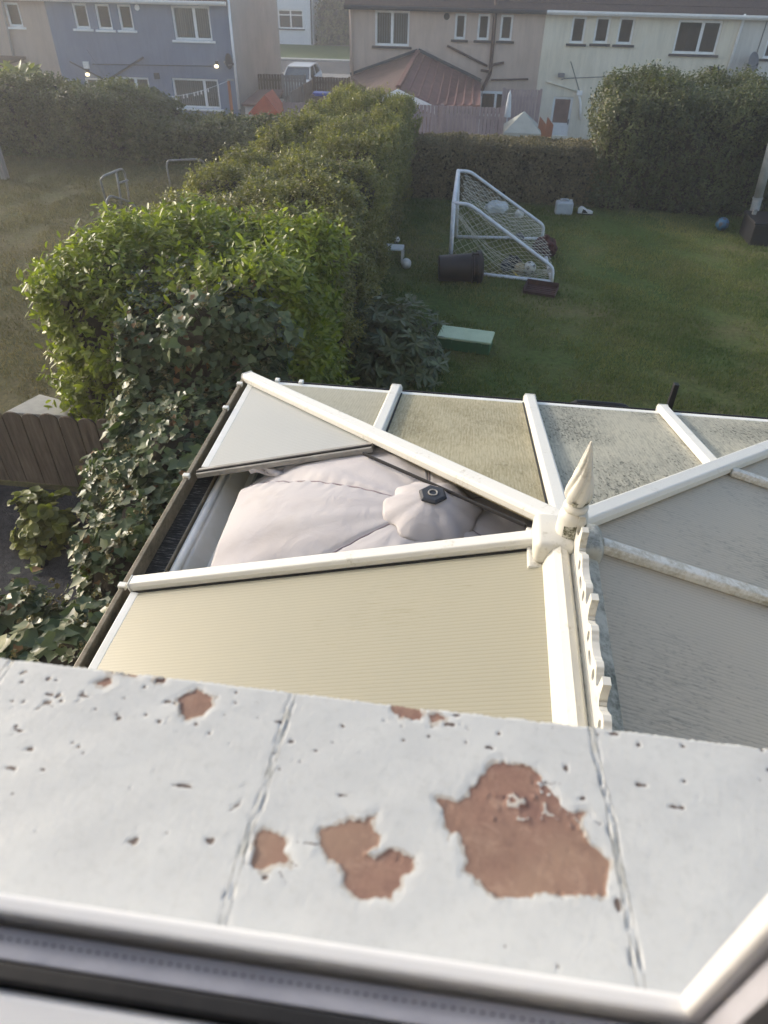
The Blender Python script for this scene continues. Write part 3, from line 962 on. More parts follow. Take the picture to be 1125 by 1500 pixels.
    idx = np.arange(nx * ny).reshape(nx, ny)
    F = np.stack([idx[:-1, :-1], idx[1:, :-1], idx[1:, 1:], idx[:-1, 1:]], -1).reshape(-1, 4)
    ext = lambda A: np.concatenate([A] + [A[:, -1:]] * 4, 1).ravel()
    t = NT('peeling_paint')
    v = t.coord()
    f = t.noise(320, 3, 0.6, v)
    sd = t.math('ADD', t.attr('bare'), t.math('MULTIPLY', t.math('SUBTRACT', f, 0.5), 1.6))
    bare = t.ramp(t.math('MULTIPLY_ADD', sd, -1.2), [(0.45, BLACK), (0.55, WHITE)])
    for nd in t.t.nodes:
        if nd.type == 'MATH' and nd.operation == 'MULTIPLY_ADD':
            nd.inputs[2].default_value = 0.5
    cd = t.math('MULTIPLY_ADD', t.math('ADD', t.attr('chip'), t.math('MULTIPLY', t.math('SUBTRACT', f, 0.5), 0.8)), -1.2)
    for nd in t.t.nodes:
        if nd.type == 'MATH' and nd.operation == 'MULTIPLY_ADD':
            nd.inputs[2].default_value = 0.5
    chip = t.ramp(cd, [(0.4, BLACK), (0.6, WHITE)])
    paint = t.ramp(t.noise(14, 6, 0.6, v), [(0.3, lin(191, 193, 193)), (0.7, lin(202, 204, 203))])
    sm_ = t.ramp(t.noise(130, 5, 0.7, v), [(0.3, (0.86, 0.86, 0.85, 1)), (0.5, WHITE)])
    paint = t.mix(0.6, paint, sm_, 'MULTIPLY')
    tile = t.ramp(t.noise(26, 7, 0.65, v), [(0.3, lin(122, 92, 86)), (0.7, lin(152, 120, 105))])
    tile = t.mix(0.5, tile, t.ramp(t.noise(420, 4, 0.7, v), [(0.3, (0.7, 0.7, 0.7, 1)), (0.6, WHITE)]), 'MULTIPLY')
    jn = t.noise(90, 5, 0.7, v)
    ja = t.attr('joint')
    dirt = t.ramp(t.math('ADD', t.math('ABSOLUTE', t.math('SUBTRACT', ja, 2.2)), t.math('MULTIPLY', jn, 1.25)), [(0.74, WHITE), (0.98, BLACK)])
    dirt2 = t.ramp(t.math('ADD', t.math('MULTIPLY', ja, 0.12), t.math('MULTIPLY', t.noise(45, 4, 0.6, v), 1.0)), [(0.52, WHITE), (0.66, BLACK)])
    c = t.mix(t.math('MULTIPLY', dirt2, 0.4), paint, lin(140, 136, 118))
    c = t.mix(t.math('MULTIPLY', dirt, 0.92), c, lin(58, 55, 46))
    c = t.mix(chip, c, lin(104, 92, 86))
    tile = t.mix(t.ramp(t.noise(11, 3, 0.5, v), [(0.42, BLACK), (0.62, WHITE)]), tile, lin(148, 122, 106))
    blot = t.ramp(t.noise(70, 6, 0.72, v, 0.6), [(0.52, BLACK), (0.66, WHITE)])
    tile = t.mix(t.math('MULTIPLY', blot, 0.4), tile, lin(176, 150, 132))
    dk = t.ramp(t.noise(38, 5, 0.65, t.coord((1, 1, 1), loc=(3, 1, 0))), [(0.5, BLACK), (0.68, WHITE)])
    tile = t.mix(t.math('MULTIPLY', dk, 0.4), tile, lin(96, 70, 66))
    under = t.ramp(t.math('MULTIPLY_ADD', t.math('ADD', t.attr('bare'), t.math('MULTIPLY', t.math('SUBTRACT', t.noise(60, 4, 0.6, v), 0.60), 14.0)), -0.8), [(0.0, BLACK), (0.3, WHITE)])
    c = t.mix(t.math('MULTIPLY', under, 0.6), c, lin(166, 156, 142))
    c = t.mix(bare, c, tile)
    ro = t.mix(bare, (0.5, 0.5, 0.5, 1), (0.8, 0.8, 0.8, 1))
    nb = t.bump(t.noise(220, 5, 0.65, v), 0.25, 0.0012)
    mat = t.fin(t.pbsdf(c, ro, nb, 0.4))
    o = np_mesh('sill', V.reshape(-1, 3), F, mat, win, smooth=True)
    for nm, A in (('bare', d * 1000), ('chip', ch * 1000), ('joint', jd * 1000)):
        a = o.data.attributes.new(nm, 'FLOAT', 'POINT')
        a.data.foreach_set('value', np.clip(ext(A), -20, 20).astype(np.float32))
    MB().box((-1.13, 0.256, 3.80), (0.44, 0.311, 3.843)).build('sill_underside', M['concrete'], win)


build_sill()


# ------------------------------------------------------------------ conservatory
EZ, AZ = 2.40, 2.83                    # panel edge and panel apex heights
XL, XR, XC = -1.12, 1.89, 0.385
YF, YB = 3.27, 1.735
HW = XC - XL


def zl(x): return EZ + (x - XL) / HW * (AZ - EZ)
def zr(x): return EZ + (XR - x) / HW * (AZ - EZ)
def zf(y): return EZ + (YF - y) / (YF - YB) * (AZ - EZ)
def hipl(x): return YF - (x - XL) / HW * (YF - YB)
def hipr(x): return YF - (XR - x) / HW * (YF - YB)


def build_conservatory():
    root = thing('conservatory', 'white hipped conservatory with grimy cream roof panels, one left open', 'conservatory', (XC, 1.8, 0.0))
    fx1, fx3 = -0.336, 1.06
    yj = 2.45
    hx = XL + (YF - yj) / (YF - YB) * HW           # hip above the left jack bar
    hxr = XR - (YF - yj) / (YF - YB) * HW
    DN = Vector((0, 0, -0.02))

    def panel(pts, mat, label=None):
        o = MB().prism(pts, DN).build('roof_panel', M[mat], root)
        if label:
            o['label'] = label
        return o
    L = lambda x, y: (x, y, zl(x))
    R = lambda x, y: (x, y, zr(x))
    Fp = lambda x, y: (x, y, zf(y))
    panel([L(XL, 0.99), L(XC, 0.99), L(XC, 1.70), L(XL, 1.70)], 'poly_near', 'large clean cream panel')
    panel([L(XL, 0.27), L(XC, 0.27), L(XC, 0.97), L(XL, 0.97)], 'poly_near')
    panel([L(XL, yj + 0.01), L(hx, yj + 0.01), L(XL + 0.01, YF)], 'poly_clean', 'pale grey triangular panel')
    panel([Fp(XL + 0.02, YF), Fp(fx1, YF), Fp(fx1, hipl(fx1))], 'poly_tri', 'sandy triangular panel')
    panel([Fp(fx1, YF), Fp(XC, YF), Fp(XC, YB), Fp(fx1, hipl(fx1))], 'poly_yellow', 'yellowed speckled panel')
    panel([Fp(XC, YF), Fp(fx3, YF), Fp(fx3, hipr(fx3)), Fp(XC, YB)], 'poly_grey', 'panel streaked with dark algae')
    panel([Fp(fx3, YF), Fp(XR - 0.02, YF), Fp(fx3, hipr(fx3))], 'poly_grey')
    panel([R(XR, yj), R(hxr, yj), R(XR - 0.01, YF)], 'poly_shade')
    panel([R(XR, 1.71), R(XC, 1.71), R(hxr, yj - 0.01), R(XR, yj - 0.01)], 'poly_shade')
    panel([R(XR, 0.99), R(XC, 0.99), R(XC, 1.70), R(XR, 1.70)], 'poly_shade')
    panel([R(XR, 0.27), R(XC, 0.27), R(XC, 0.97), R(XR, 0.97)], 'poly_shade')

    NL = Vector((-(AZ - EZ), 0, HW)).normalized()
    NR = Vector(((AZ - EZ), 0, HW)).normalized()
    NF = Vector((0, (AZ - EZ), YF - YB)).normalized()
    up = Vector((0, 0, 1))

    def bar(p0, p1, w_, h, n, mat='bar'):
        p0, p1 = Vector(p0), Vector(p1)
        rb_ = MB().bar(p0 + n * 0.001, p1 + n * 0.001, w_, h, n).build('roof_bar', M[mat], root, 0.005)
        t_ = (p0 - p1).normalized()
        MB().bar(p0 + n * -0.004 + t_ * 0.0005, p0 + n * -0.004 + t_ * 0.006, w_ + 0.006, h + 0.008, n).build('end_cap', M['upvc'], rb_, 0.003)
    ext = lambda a, b, k: Vector(a) + (Vector(a) - Vector(b)).normalized() * k
    c_l, c_r, ap = (XL, YF, EZ), (XR, YF, EZ), (XC, YB + 0.02, AZ)
    bar(ext(c_l, ap, 0.05), ap, 0.072, 0.042, up)
    bar(ext(c_r, ap, 0.05), ap, 0.072, 0.042, up, 'bar')
    bar((fx1, YF + 0.035, EZ - 0.008), (fx1, hipl(fx1) + 0.03, zf(hipl(fx1) + 0.03)), 0.058, 0.034, NF)
    bar((XC - 0.01, YF + 0.035, EZ - 0.008), (XC - 0.01, YB + 0.1, zf(YB + 0.1)), 0.062, 0.036, NF)
    bar((fx3, YF + 0.035, EZ - 0.008), (fx3, hipr(fx3) + 0.03, zf(hipr(fx3) + 0.03)), 0.058, 0.034, NF)
    bar((XL - 0.02, 1.71, EZ - 0.006), (XC - 0.1, 1.71, zl(XC - 0.1)), 0.058, 0.036, NL, 'bar')
    bar((XL - 0.02, 0.98, EZ - 0.006), (XC - 0.06, 0.98, zl(XC - 0.06)), 0.058, 0.036, NL, 'bar')
    bar((XR + 0.02, 1.71, EZ - 0.006), (XC + 0.1, 1.71, zr(XC + 0.1)), 0.05, 0.034, NR, 'bar_dirty')
    bar((XR + 0.02, 0.98, EZ - 0.006), (XC + 0.06, 0.98, zr(XC + 0.06)), 0.058, 0.036, NR, 'bar_dirty')
    bar((XR + 0.02, yj, EZ - 0.006), (hxr + 0.03, yj, zr(hxr + 0.03)), 0.042, 0.03, NR, 'bar_dirty')
    # uncapped left bar beside the missing panel: bare grey aluminium with a dark groove
    b0, b1 = Vector((XL - 0.015, yj - 0.025, EZ - 0.012)), Vector((hx - 0.02, yj - 0.025, zl(hx - 0.02) - 0.012))
    g = MB().bar(b0, b1, 0.05, 0.024, NL, 0.95)
    gb = g.build('glazing_bar', M['metal_grey'], root, 0.002)
    MB().bar(b0 + NL * 0.0245 + Vector((0, -0.006, 0)), b1 + NL * 0.0245 + Vector((0, -0.006, 0)), 0.012, 0.006, NL).build('seal_shadow_strip', M['rubber'], gb)
    # narrow bar shadows laid as black strips, with thin seals, beside the caps
    for (p0, p1, n_, off) in (((fx1, YF, EZ), (fx1, hipl(fx1) + 0.05, zf(hipl(fx1) + 0.05)), NF, Vector((0.033, 0, 0))),
                              ((XC - 0.01, YF, EZ), (XC - 0.01, YB + 0.12, zf(YB + 0.12)), NF, Vector((0.035, 0, 0))),
                              ((XC - 0.01, YF, EZ), (XC - 0.01, YB + 0.12, zf(YB + 0.12)), NF, Vector((-0.035, 0, 0))),
                              ((fx3, YF, EZ), (fx3, hipr(fx3) + 0.05, zf(hipr(fx3) + 0.05)), NF, Vector((0.033, 0, 0)))):
        MB().bar(Vector(p0) + off, Vector(p1) + off, 0.008, 0.004, n_).build('seal_shadow_strip', M['rubber'], root)
    k = Vector((0, -0.034, 0))
    MB().bar(Vector((XL, 1.71, zl(XL))) + k, Vector((XC - 0.12, 1.71, zl(XC - 0.12))) + k, 0.008, 0.004, NL).build('seal_shadow_strip', M['rubber'], root)
    k = Vector((-0.026, -0.026, -0.006))
    MB().bar(Vector((hx - 0.03, yj - 0.05, zl(hx - 0.03))) + k, Vector((XC - 0.1, YB + 0.08, zl(XC - 0.1))) + k, 0.008, 0.012, up).build('seal_shadow_strip', M['rubber'], root)
    # ivory closers at the panel ends
    for lo_, hi_ in (((XL - 0.02, 0.27, EZ - 0.026), (XL + 0.012, 1.675, EZ + 0.004)), ((XL - 0.02, yj + 0.02, EZ - 0.026), (XL + 0.014, YF - 0.02, EZ + 0.004)),
                     ((XL + 0.05, YF - 0.01, EZ - 0.028), (XR - 0.04, YF + 0.018, EZ + 0.003)), ((XR - 0.012, 0.27, EZ - 0.026), (XR + 0.02, YF - 0.02, EZ + 0.004))):
        MB().box(lo_, hi_).build('end_closer', M['upvc'], root, 0.003)

    # ridge capping: rounded roll on the left, flat crest seat, right plate greyed by painted crest shadow and grime
    prof = [(-0.078, 2.806), (-0.07, 2.848), (-0.055, 2.872), (-0.035, 2.882), (-0.016, 2.874), (-0.006, 2.858), (-0.002, 2.85), (0.004, 2.866), (0.018, 2.868), (0.019, 2.858), (0.03, 2.85), (0.03, 2.806)]
    rc = MB().prism([(XC + a - 0.004, 0.258, z) for a, z in prof], (0, YB - 0.258, 0)).build('ridge_cap', M['ridge'], root)
    for p in rc.data.polygons:
        p.use_smooth = False
    MB().prism([(XC + 0.0275, 0.258, 2.802), (XC + 0.0275, 0.258, 2.852), (XC + 0.085, 0.258, 2.826), (XC + 0.088, 0.258, 2.802)], (0, YB - 0.258, 0)).build('ridge_flashing', M['ridge_shade_grime'], root, 0.004)
    MB().tube([(XC - 0.006, 0.3 + i * 0.033, 2.8515 + random.uniform(-0.001, 0.0015)) for i in range(42)], [random.uniform(0.0015, 0.0042) for i in range(42)], 6).build('sealant', M['ridge_shade_grime'], root)

    # moulded boss where bars meet, its right side grimy
    b = MB()
    cx, cy = XC - 0.028, 1.69
    b.prism([(cx - 0.085, cy - 0.085, 2.80), (cx + 0.04, cy - 0.085, 2.80), (cx + 0.04, cy + 0.075, 2.80), (cx - 0.085, cy + 0.075, 2.80)], (0, 0, 0.088))
    bo = b.build('boss_cap', M['ridge'], root, 0.022, seg=4)
    for p in bo.data.polygons:
        p.use_smooth = True
    MB().box((cx - 0.098, cy - 0.098, 2.785), (cx + 0.03, cy + 0.09, 2.806)).build('boss_skirt', M['ridge'], bo, 0.006)
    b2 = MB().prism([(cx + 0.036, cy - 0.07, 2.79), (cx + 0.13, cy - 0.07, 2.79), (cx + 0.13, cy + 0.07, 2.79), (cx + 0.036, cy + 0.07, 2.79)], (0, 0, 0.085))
    o2 = b2.build('boss_cap', M['ridge_shade_grime'], root, 0.03, seg=4)
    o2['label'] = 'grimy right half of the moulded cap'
    for p in o2.data.polygons:
        p.use_smooth = True

    # finial: drum, collar, and a twisted fluted flame
    fxp = Vector((XC - 0.006, 1.685, 2.862))
    fin = MB().lathe([(0.0, 0), (0.052, 0.0), (0.053, 0.012), (0.045, 0.02), (0.044, 0.085), (0.042, 0.095), (0.034, 0.104), (0.03, 0.108), (0.0, 0.108)], fxp, n=36).build('finial', M['ridge'], root, smooth=True)
    md = fin.modifiers.new('edge', 'EDGE_SPLIT'); md.split_angle = math.radians(40)
    MB().lathe([(0.0, 0), (0.030, 0), (0.036, 0.005), (0.038, 0.013), (0.036, 0.022), (0.028, 0.027), (0.0, 0.027)], fxp + Vector((0, 0, 0.107)), n=32).build('collar', M['ridge'], fin, smooth=True)
    vs, fs = [], []
    rp = [(0.0, 0.0), (0.028, 0.001), (0.037, 0.010), (0.0415, 0.024), (0.0415, 0.038), (0.037, 0.062), (0.030, 0.09), (0.0225, 0.115), (0.017, 0.14), (0.011, 0.165), (0.0065, 0.185), (0.003, 0.197), (0.0, 0.2)]
    nseg, lev = 60, 60
    for i in range(lev + 1):
        h = 0.2 * i / lev
        for (r0, h0), (r1, h1) in zip(rp[:-1], rp[1:]):
            if h0 <= h <= h1 + 1e-9:
                r = r0 + (r1 - r0) * ((h - h0) / (h1 - h0))
        for j in range(nseg):
            a = 2 * PI * j / nseg
            fl = 1 - 0.17 * (0.5 + 0.5 * math.cos(6 * (a - h * 9))) ** 3
            vs.append(fxp + Vector((math.cos(a) * r * fl, math.sin(a) * r * fl, 0.135 + h * 1.1)))
    for i in range(lev):
        for j in range(nseg):
            fs.append((i * nseg + j, i * nseg + (j + 1) % nseg, (i + 1) * nseg + (j + 1) % nseg, (i + 1) * nseg + j))
    MB().add(vs, fs).build('flame', M['ridge'], fin, smooth=True)
    # algae on the drum and under the flame
    sc = MB()
    mv = []
    for i in range(7):
        for j in range(9):
            a = math.radians(-128 + j * 15)
            mv.append(fxp + Vector((math.cos(a) * 0.0452, math.sin(a) * 0.0452, 0.021 + i * 0.0098 - 0.012 * abs(j - 4) / 4 * (i / 6))))
    sc.add(mv, [(i * 9 + j, i * 9 + j + 1, (i + 1) * 9 + j + 1, (i + 1) * 9 + j) for i in range(6) for j in range(8)])
    sc.build('algae', M['moss'], fin)
    sc = MB()
    mv = []
    for i in range(3):
        for j in range(8):
            a = math.radians(-120 + j * 11)
            r = (0.0316, 0.0362, 0.0402)[i]
            mv.append(fxp + Vector((math.cos(a) * r, math.sin(a) * r, 0.135 + (0.0035, 0.011, 0.0245)[i])))
    sc.add(mv, [(i * 8 + j, i * 8 + j + 1, (i + 1) * 8 + j + 1, (i + 1) * 8 + j) for i in range(2) for j in range(7)])
    sc.build('algae', M['moss'], fin)

    # cresting: square posts with scooped waves and oval holes
    cu = bpy.data.curves.new('cresting', 'CURVE')
    cu.dimensions = '2D'
    cu.fill_mode = 'BOTH'
    cu.extrude = 0.0095
    cu.resolution_u = 6
    Lp = 0.266
    def wave(a):
        """Height of the crest between two posts: a deep scoop at each post, a round shoulder, a low saddle."""
        d_ = min(a, Lp - a)
        pts_ = [(0.012, 0.118), (0.014, 0.085), (0.020, 0.067), (0.030, 0.060), (0.042, 0.063), (0.055, 0.074), (0.068, 0.083), (0.082, 0.083), (0.096, 0.076), (0.112, 0.070), (0.133, 0.068)]
        for (a0, z0), (a1, z1) in zip(pts_[:-1], pts_[1:]):
            if a0 <= d_ <= a1:
                q = (d_ - a0) / (a1 - a0)
                q = q * q * (3 - 2 * q)
                return z0 + (z1 - z0) * q
        return 0.118
    unit_top = [(a * 0.001, wave(a * 0.001 + 1e-9)) for a in [0, 11.9] + list(range(14, 253, 3)) + [254.1, 265.9]]
    out = []
    y_start = 1.655
    nrep = 5
    out.append((0.0, 0.0))
    out += [(0.0, 0.11), (0.012, 0.11), (0.014, 0.085), (0.022, 0.068), (0.034, 0.062), (0.05, 0.066), (0.06, 0.085), (0.0665, 0.118)]
    s0 = 0.078
    for r_ in range(nrep):
        out += [(s0 + r_ * Lp + a, z) for a, z in unit_top]
    endx = s0 + nrep * Lp
    out += [(endx, 0.118), (endx + 0.012, 0.118), (endx + 0.012, 0.0)]
    def spl(pts):
        s = cu.splines.new('POLY')
        s.points.add(len(pts) - 1)
        for p, (a, z) in zip(s.points, pts):
            p.co = (a, z, 0, 1)
        s.use_cyclic_u = True
    spl(out)
    def oval(cx_, cz, ra, rb):
        spl([(cx_ + ra * math.cos(2 * PI * i / 18), cz + rb * math.sin(2 * PI * i / 18)) for i in range(18)])
    for r_ in range(nrep):
        b_ = s0 + r_ * Lp
        oval(b_ + 0.133, 0.034, 0.024, 0.012)
        oval(b_ + 0.072, 0.045, 0.013, 0.017)
        oval(b_ + 0.194, 0.045, 0.013, 0.017)
    tmp = bpy.data.objects.new('tmp', cu)
    COL.objects.link(tmp)
    dg = bpy.context.evaluated_depsgraph_get()
    me = bpy.data.meshes.new_from_object(tmp.evaluated_get(dg))
    bpy.data.objects.remove(tmp)
    me.materials.clear()
    me.materials.append(M['ridge'])
    cr = bpy.data.objects.new('cresting', me)
    COL.objects.link(cr)
    # local x runs towards the house, local y is up
    Mx = Matrix(((0, 0, 1, 0), (-1, 0, 0, 0), (0, 1, 0, 0), (0, 0, 0, 1)))
    me.transform(Matrix.Translation((XC + 0.012, y_start, 2.8665)) @ Mx)
    put(cr, root)
    md = cr.modifiers.new('bevel', 'BEVEL'); md.width = 0.0015; md.segments = 2; md.limit_method = 'ANGLE'

    # gutters
    gx = XL - 0.028
    gm = MB()
    gm.box((gx - 0.034, 0.27, 2.315), (gx - 0.024, YF + 0.05, 2.400))
    gm.box((gx - 0.024, 0.27, 2.315), (gx + 0.052, YF + 0.05, 2.322))
    gm.box((gx - 0.040, 0.27, 2.400), (gx - 0.020, YF + 0.055, 2.409))
    gt = gm.build('gutter', M['gutter'], root, 0.003)
    MB().box((gx - 0.0235, 0.27, 2.3225), (gx + 0.051, YF + 0.03, 2.328)).build('gutter_bed', M['gutter_in'], gt)
    for q in ((183, 858), (275, 697), (327, 597), (348, 562)):
        p = onz(*q, 2.41)
        MB().box((gx - 0.046, p.y - 0.012, 2.396), (gx - 0.016, p.y + 0.012, 2.418)).build('gutter_clip', M['upvc'], gt, 0.003)
    gm = MB()
    gm.box((XL + 0.03, YF + 0.06, 2.315), (XR + 0.06, YF + 0.068, 2.385))
    gm.box((XL + 0.03, YF + 0.02, 2.315), (XR + 0.06, YF + 0.06, 2.322))
    g2 = gm.build('gutter', M['black'], root, 0.002)
    for q in ((405, 562), (440, 564)):
        p = onz(*q, 2.40)
        MB().box((p.x - 0.012, YF + 0.012, 2.396), (p.x + 0.012, YF + 0.045, 2.414)).build('gutter_clip', M['upvc'], g2, 0.003)
    gm = MB()
    gm.box((XR + 0.056, 0.27, 2.315), (XR + 0.064, YF + 0.05, 2.40))
    gm.box((XR + 0.0, 0.27, 2.315), (XR + 0.056, YF + 0.05, 2.322))
    gm.build('gutter', M['gutter'], root, 0.003)

    # walls: dwarf brick wall, window frames, glazing
    wl = XL + 0.065
    wr = XR - 0.065
    wf = YF - 0.05
    bw = MB()
    bw.box((wl - 0.06, 0.258, 0), (wl + 0.09, wf + 0.06, 0.6))
    bw.box((wr - 0.09, 0.258, 0), (wr + 0.06, wf + 0.06, 0.6))
    bw.box((wl + 0.09, wf - 0.09, 0), (wr - 0.09, wf + 0.06, 0.6))
    bw.build('dwarf_wall', M['brick'], root)
    MB().box((wl + 0.09, 0.258, 0.0), (wr - 0.09, wf - 0.09, 0.06)).build('floor', M['concrete'], root)
    fm = MB()
    for xa in (wl, wr):
        for z0, z1, hw_ in ((0.6, 0.68, 0.045), (1.99, 2.04, 0.03), (2.10, 2.16, 0.03)):
            fm.box((xa - hw_, 0.258, z0), (xa + hw_, wf + 0.05, z1))
        for y in (0.29, 0.98, 1.70, 2.43, 3.17):
            fm.box((xa - 0.029, y - 0.035, 0.68), (xa + 0.029, y + 0.035, 1.99))
            fm.box((xa - 0.029, y - 0.03, 2.04), (xa + 0.029, y + 0.03, 2.10))
    for z0, z1 in ((0.6, 0.68), (1.99, 2.04), (2.10, 2.16)):
        fm.box((wl + 0.05, wf - 0.04, z0), (wr - 0.05, wf + 0.04, z1))
    for x in (-0.336, 0.37, 1.06):
        fm.box((x - 0.035, wf - 0.029, 0.68), (x + 0.035, wf + 0.029, 1.99))
    fm.build('wall_frame', M['upvc'], root, 0.004)
    # rounded eaves beam under the panel edges, seen through the open bay
    eb = MB()
    eb.prism([(wl - 0.03, 0.26, 2.16), (wl + 0.055, 0.26, 2.16), (wl + 0.075, 0.26, 2.22), (wl + 0.02, 0.26, 2.305), (wl - 0.03, 0.26, 2.31)], (0, wf - 0.26, 0))
    eo = eb.build('eaves_beam', M['upvc'], root, 0.006)
    MB().tube([(wl - 0.008, 0.27, 2.318), (wl - 0.008, wf - 0.06, 2.318)], 0.02, 14).build('drip_roll', M['upvc'], eo, smooth=True)
    MB().box((wl - 0.036, 0.27, 2.30), (wl - 0.031, wf - 0.02, 2.345)).build('seal_strip', M['gutter'], eo)
    MB().box((wl + 0.033, 0.3, 0.7), (wl + 0.043, wf - 0.05, 2.15)).build('blind', M['shade_cloth'], root)
    eb = MB()
    eb.prism([(wl + 0.06, wf - 0.03, 2.16), (wl + 0.06, wf + 0.055, 2.16), (wl + 0.06, wf + 0.055, 2.33), (wl + 0.06, wf - 0.03, 2.33)], (wr - wl - 0.12, 0, 0))
    eb.build('eaves_beam', M['upvc'], root, 0.006)
    eb = MB().box((wr - 0.05, 0.26, 2.16), (wr + 0.03, wf, 2.33))
    eb.build('eaves_beam', M['upvc'], root, 0.006)
    MB().box((wl - 0.008, 0.26, 0.68), (wl + 0.008, wf - 0.02, 2.16)).build('glazing', M['glass'], root)
    MB().box((wr - 0.008, 0.26, 0.68), (wr + 0.008, wf - 0.02, 2.16)).build('glazing', M['glass'], root)
    MB().box((wl + 0.06, wf - 0.008, 0.68), (wr - 0.06, wf + 0.008, 2.16)).build('glazing', M['glass'], root)
    # short tie across the open bay
    MB().bar((wl + 0.05, 2.36, 2.16), (wl + 0.16, 2.38, 2.14), 0.025, 0.02, up).build('tie_strut', M['upvc'], root, 0.003)
    MB().box((wl + 0.078, 1.2, 2.225), (wl + 0.106, 2.95, 2.255)).build('curtain_rail', M['upvc'], root, 0.005)


build_conservatory()


def build_parasol():
    C = Vector((-0.07, 2.0, 2.668))
    root = thing('parasol', 'mauve grey cloth parasol pushed up through the open roof bay', 'parasol', (C.x, C.y, 0.06))
    Rr = 0.945
    ribs = [math.radians(154 + 60 * k) for k in range(6)]
    nt_, nr = 240, 64
    vs, fs = [], []

    def drop(r):
        t = r / Rr
        return 0.06 * t + 0.20 * t * t + 0.05 * t ** 6

    def height(a, r):
        """Cloth height below the hub: a convex fall, a little billow between ribs, slack folds and wrinkles."""
        t = r / Rr
        da = min(abs((a - r_ + PI) % (2 * PI) - PI) for r_ in ribs)
        u = da / math.radians(30)
        x, y = r * math.cos(a), r * math.sin(a)
        z = -drop(r) + 0.022 * math.sin(PI * min(1, t) ** 1.6) * math.sin(min(1, u) * PI / 2) - 0.007 * math.exp(-(da / 0.03) ** 2) * min(1, t * 3)
        z += 0.006 * math.sin(a * 19 + 5 * t) * t * (1 - 0.5 * t) + 0.007 * math.sin(7 * x + 11 * y + 3 * math.sin(5 * x)) * t
        z += 0.010 * math.sin(a * 11 + 1.3) * max(0, t - 0.6) / 0.4
        z += 0.005 * math.sin(a * 31 + 2 * math.sin(3 * a) + 2.5 * t) * max(0, t - 0.25) ** 1.2 + 0.0035 * math.sin(14 * x - 23 * y + 2.2 * math.sin(9 * y)) * t
        # short creases pulling off each seam
        z += 0.003 * math.sin(r * 95 + 4 * math.sin(a * 5)) * math.exp(-(da / 0.10) ** 2) * min(1, t * 2)
        return z

    for i in range(nr + 1):
        for j in range(nt_):
            a = 2 * PI * j / nt_
            da = min(abs((a - r_ + PI) % (2 * PI) - PI) for r_ in ribs)
            u = da / math.radians(30)            # 0 on a rib, 1 midway
            edge = Rr * math.cos(math.radians(30)) / math.cos(math.radians(30) * (1 - u)) * (1 - 0.02 * u) if u < 1 else Rr * 0.85
            r = 0.02 + (edge - 0.02) * i / nr
            t = i / nr
            x, y = r * math.cos(a), r * math.sin(a)
            z = height(a, r)
            vs.append(C + Vector((x, y, z)))
        if i == nr:
            for j in range(nt_):
                p = vs[i * nt_ + j]
                vs.append(p + Vector(((p.x - C.x) * 0.01, (p.y - C.y) * 0.01, -0.07 - 0.012 * math.sin(j * 1.1))))
    for i in range(nr + 1):
        for j in range(nt_):
            fs.append((i * nt_ + j, i * nt_ + (j + 1) % nt_, (i + 1) * nt_ + (j + 1) % nt_, (i + 1) * nt_ + j))
    can = MB().add(vs, fs).build('canopy', M['canopy'], root, smooth=True)
    # seams
    for a in ribs:
        pts = []
        for k in range(24):
            r = 0.05 + (Rr - 0.05) * k / 23
            x, y = r * math.cos(a), r * math.sin(a)
            z = height(a, r)
            pts.append(C + Vector((x, y, z + 0.001)))
        MB().tube(pts, 0.0030, 6).build('seam', M['seam'], can, smooth=True)
    # loose vent cap with a rippled hem
    vs, fs = [], []
    nt_, nr = 120, 18
    for i in range(nr + 1):
        t = i / nr
        for j in range(nt_):
            a = 2 * PI * j / nt_
            edge = 0.178 + 0.008 * math.sin(6 * a + 0.6) + 0.005 * math.sin(11 * a)
            r = 0.012 + (edge - 0.012) * t
            z = 0.050 - 0.045 * t ** 1.3 - 0.03 * t ** 3 + 0.005 * math.sin(6 * a + 2.2) * t ** 3 + 0.004 * math.sin(13 * a + 1) * t ** 4 + 0.004 * math.sin(a * 2 + 1) * t
            x, y = r * math.cos(a), r * math.sin(a)
            vs.append(C + Vector((x + 0.01, y, z + 0.012)))
    for i in range(nr):
        for j in range(nt_):
            fs.append((i * nt_ + j, i * nt_ + (j + 1) % nt_, (i + 1) * nt_ + (j + 1) % nt_, (i + 1) * nt_ + j))
    vc = MB().add(vs, fs).build('vent_cap', M['canopy'], root, smooth=True)
    md = vc.modifiers.new('thick', 'SOLIDIFY'); md.thickness = 0.003
    top = C + Vector((0.01, 0, 0.058))
    hc = MB().lathe([(0.0, 0), (0.054, 0), (0.054, 0.008), (0.044, 0.014), (0.0, 0.014)], top, n=6).build('hub_cap', M['dish_dark'], root, 0.002)
    MB().tube([top + Vector((math.cos(a) * 0.016, math.sin(a) * 0.016, 0.015)) for a in [2 * PI * i / 14 for i in range(15)]], 0.003, 6).build('hub_ring', M['metal_grey'], hc)
    # cloth tie bunched at the end of the far left rib
    a = ribs[0]
    e = C + Vector((math.cos(a) * 0.83, math.sin(a) * 0.83 + 0.05, -drop(0.83) + 0.012))
    mb = MB()
    for k in range(3):
        pts, rs = [], []
        for i in range(10):
            q = i / 9
            pts.append(e + Vector((-0.07 + 0.15 * q, 0.015 * math.sin(q * 5 + k) + 0.012 * k - 0.01, 0.012 * math.sin(q * 9 + k * 2) + 0.004 * k)))
            rs.append(0.012 + 0.007 * math.sin(q * 8 + k))
        mb.tube(pts, rs, 10)
    mb.build('tie', M['canopy'], can, smooth=True)
    MB().tube([(C.x, C.y, 0.11), (C.x, C.y, C.z - 0.01)], 0.021, 16).build('pole', M['metal_grey'], root, smooth=True)
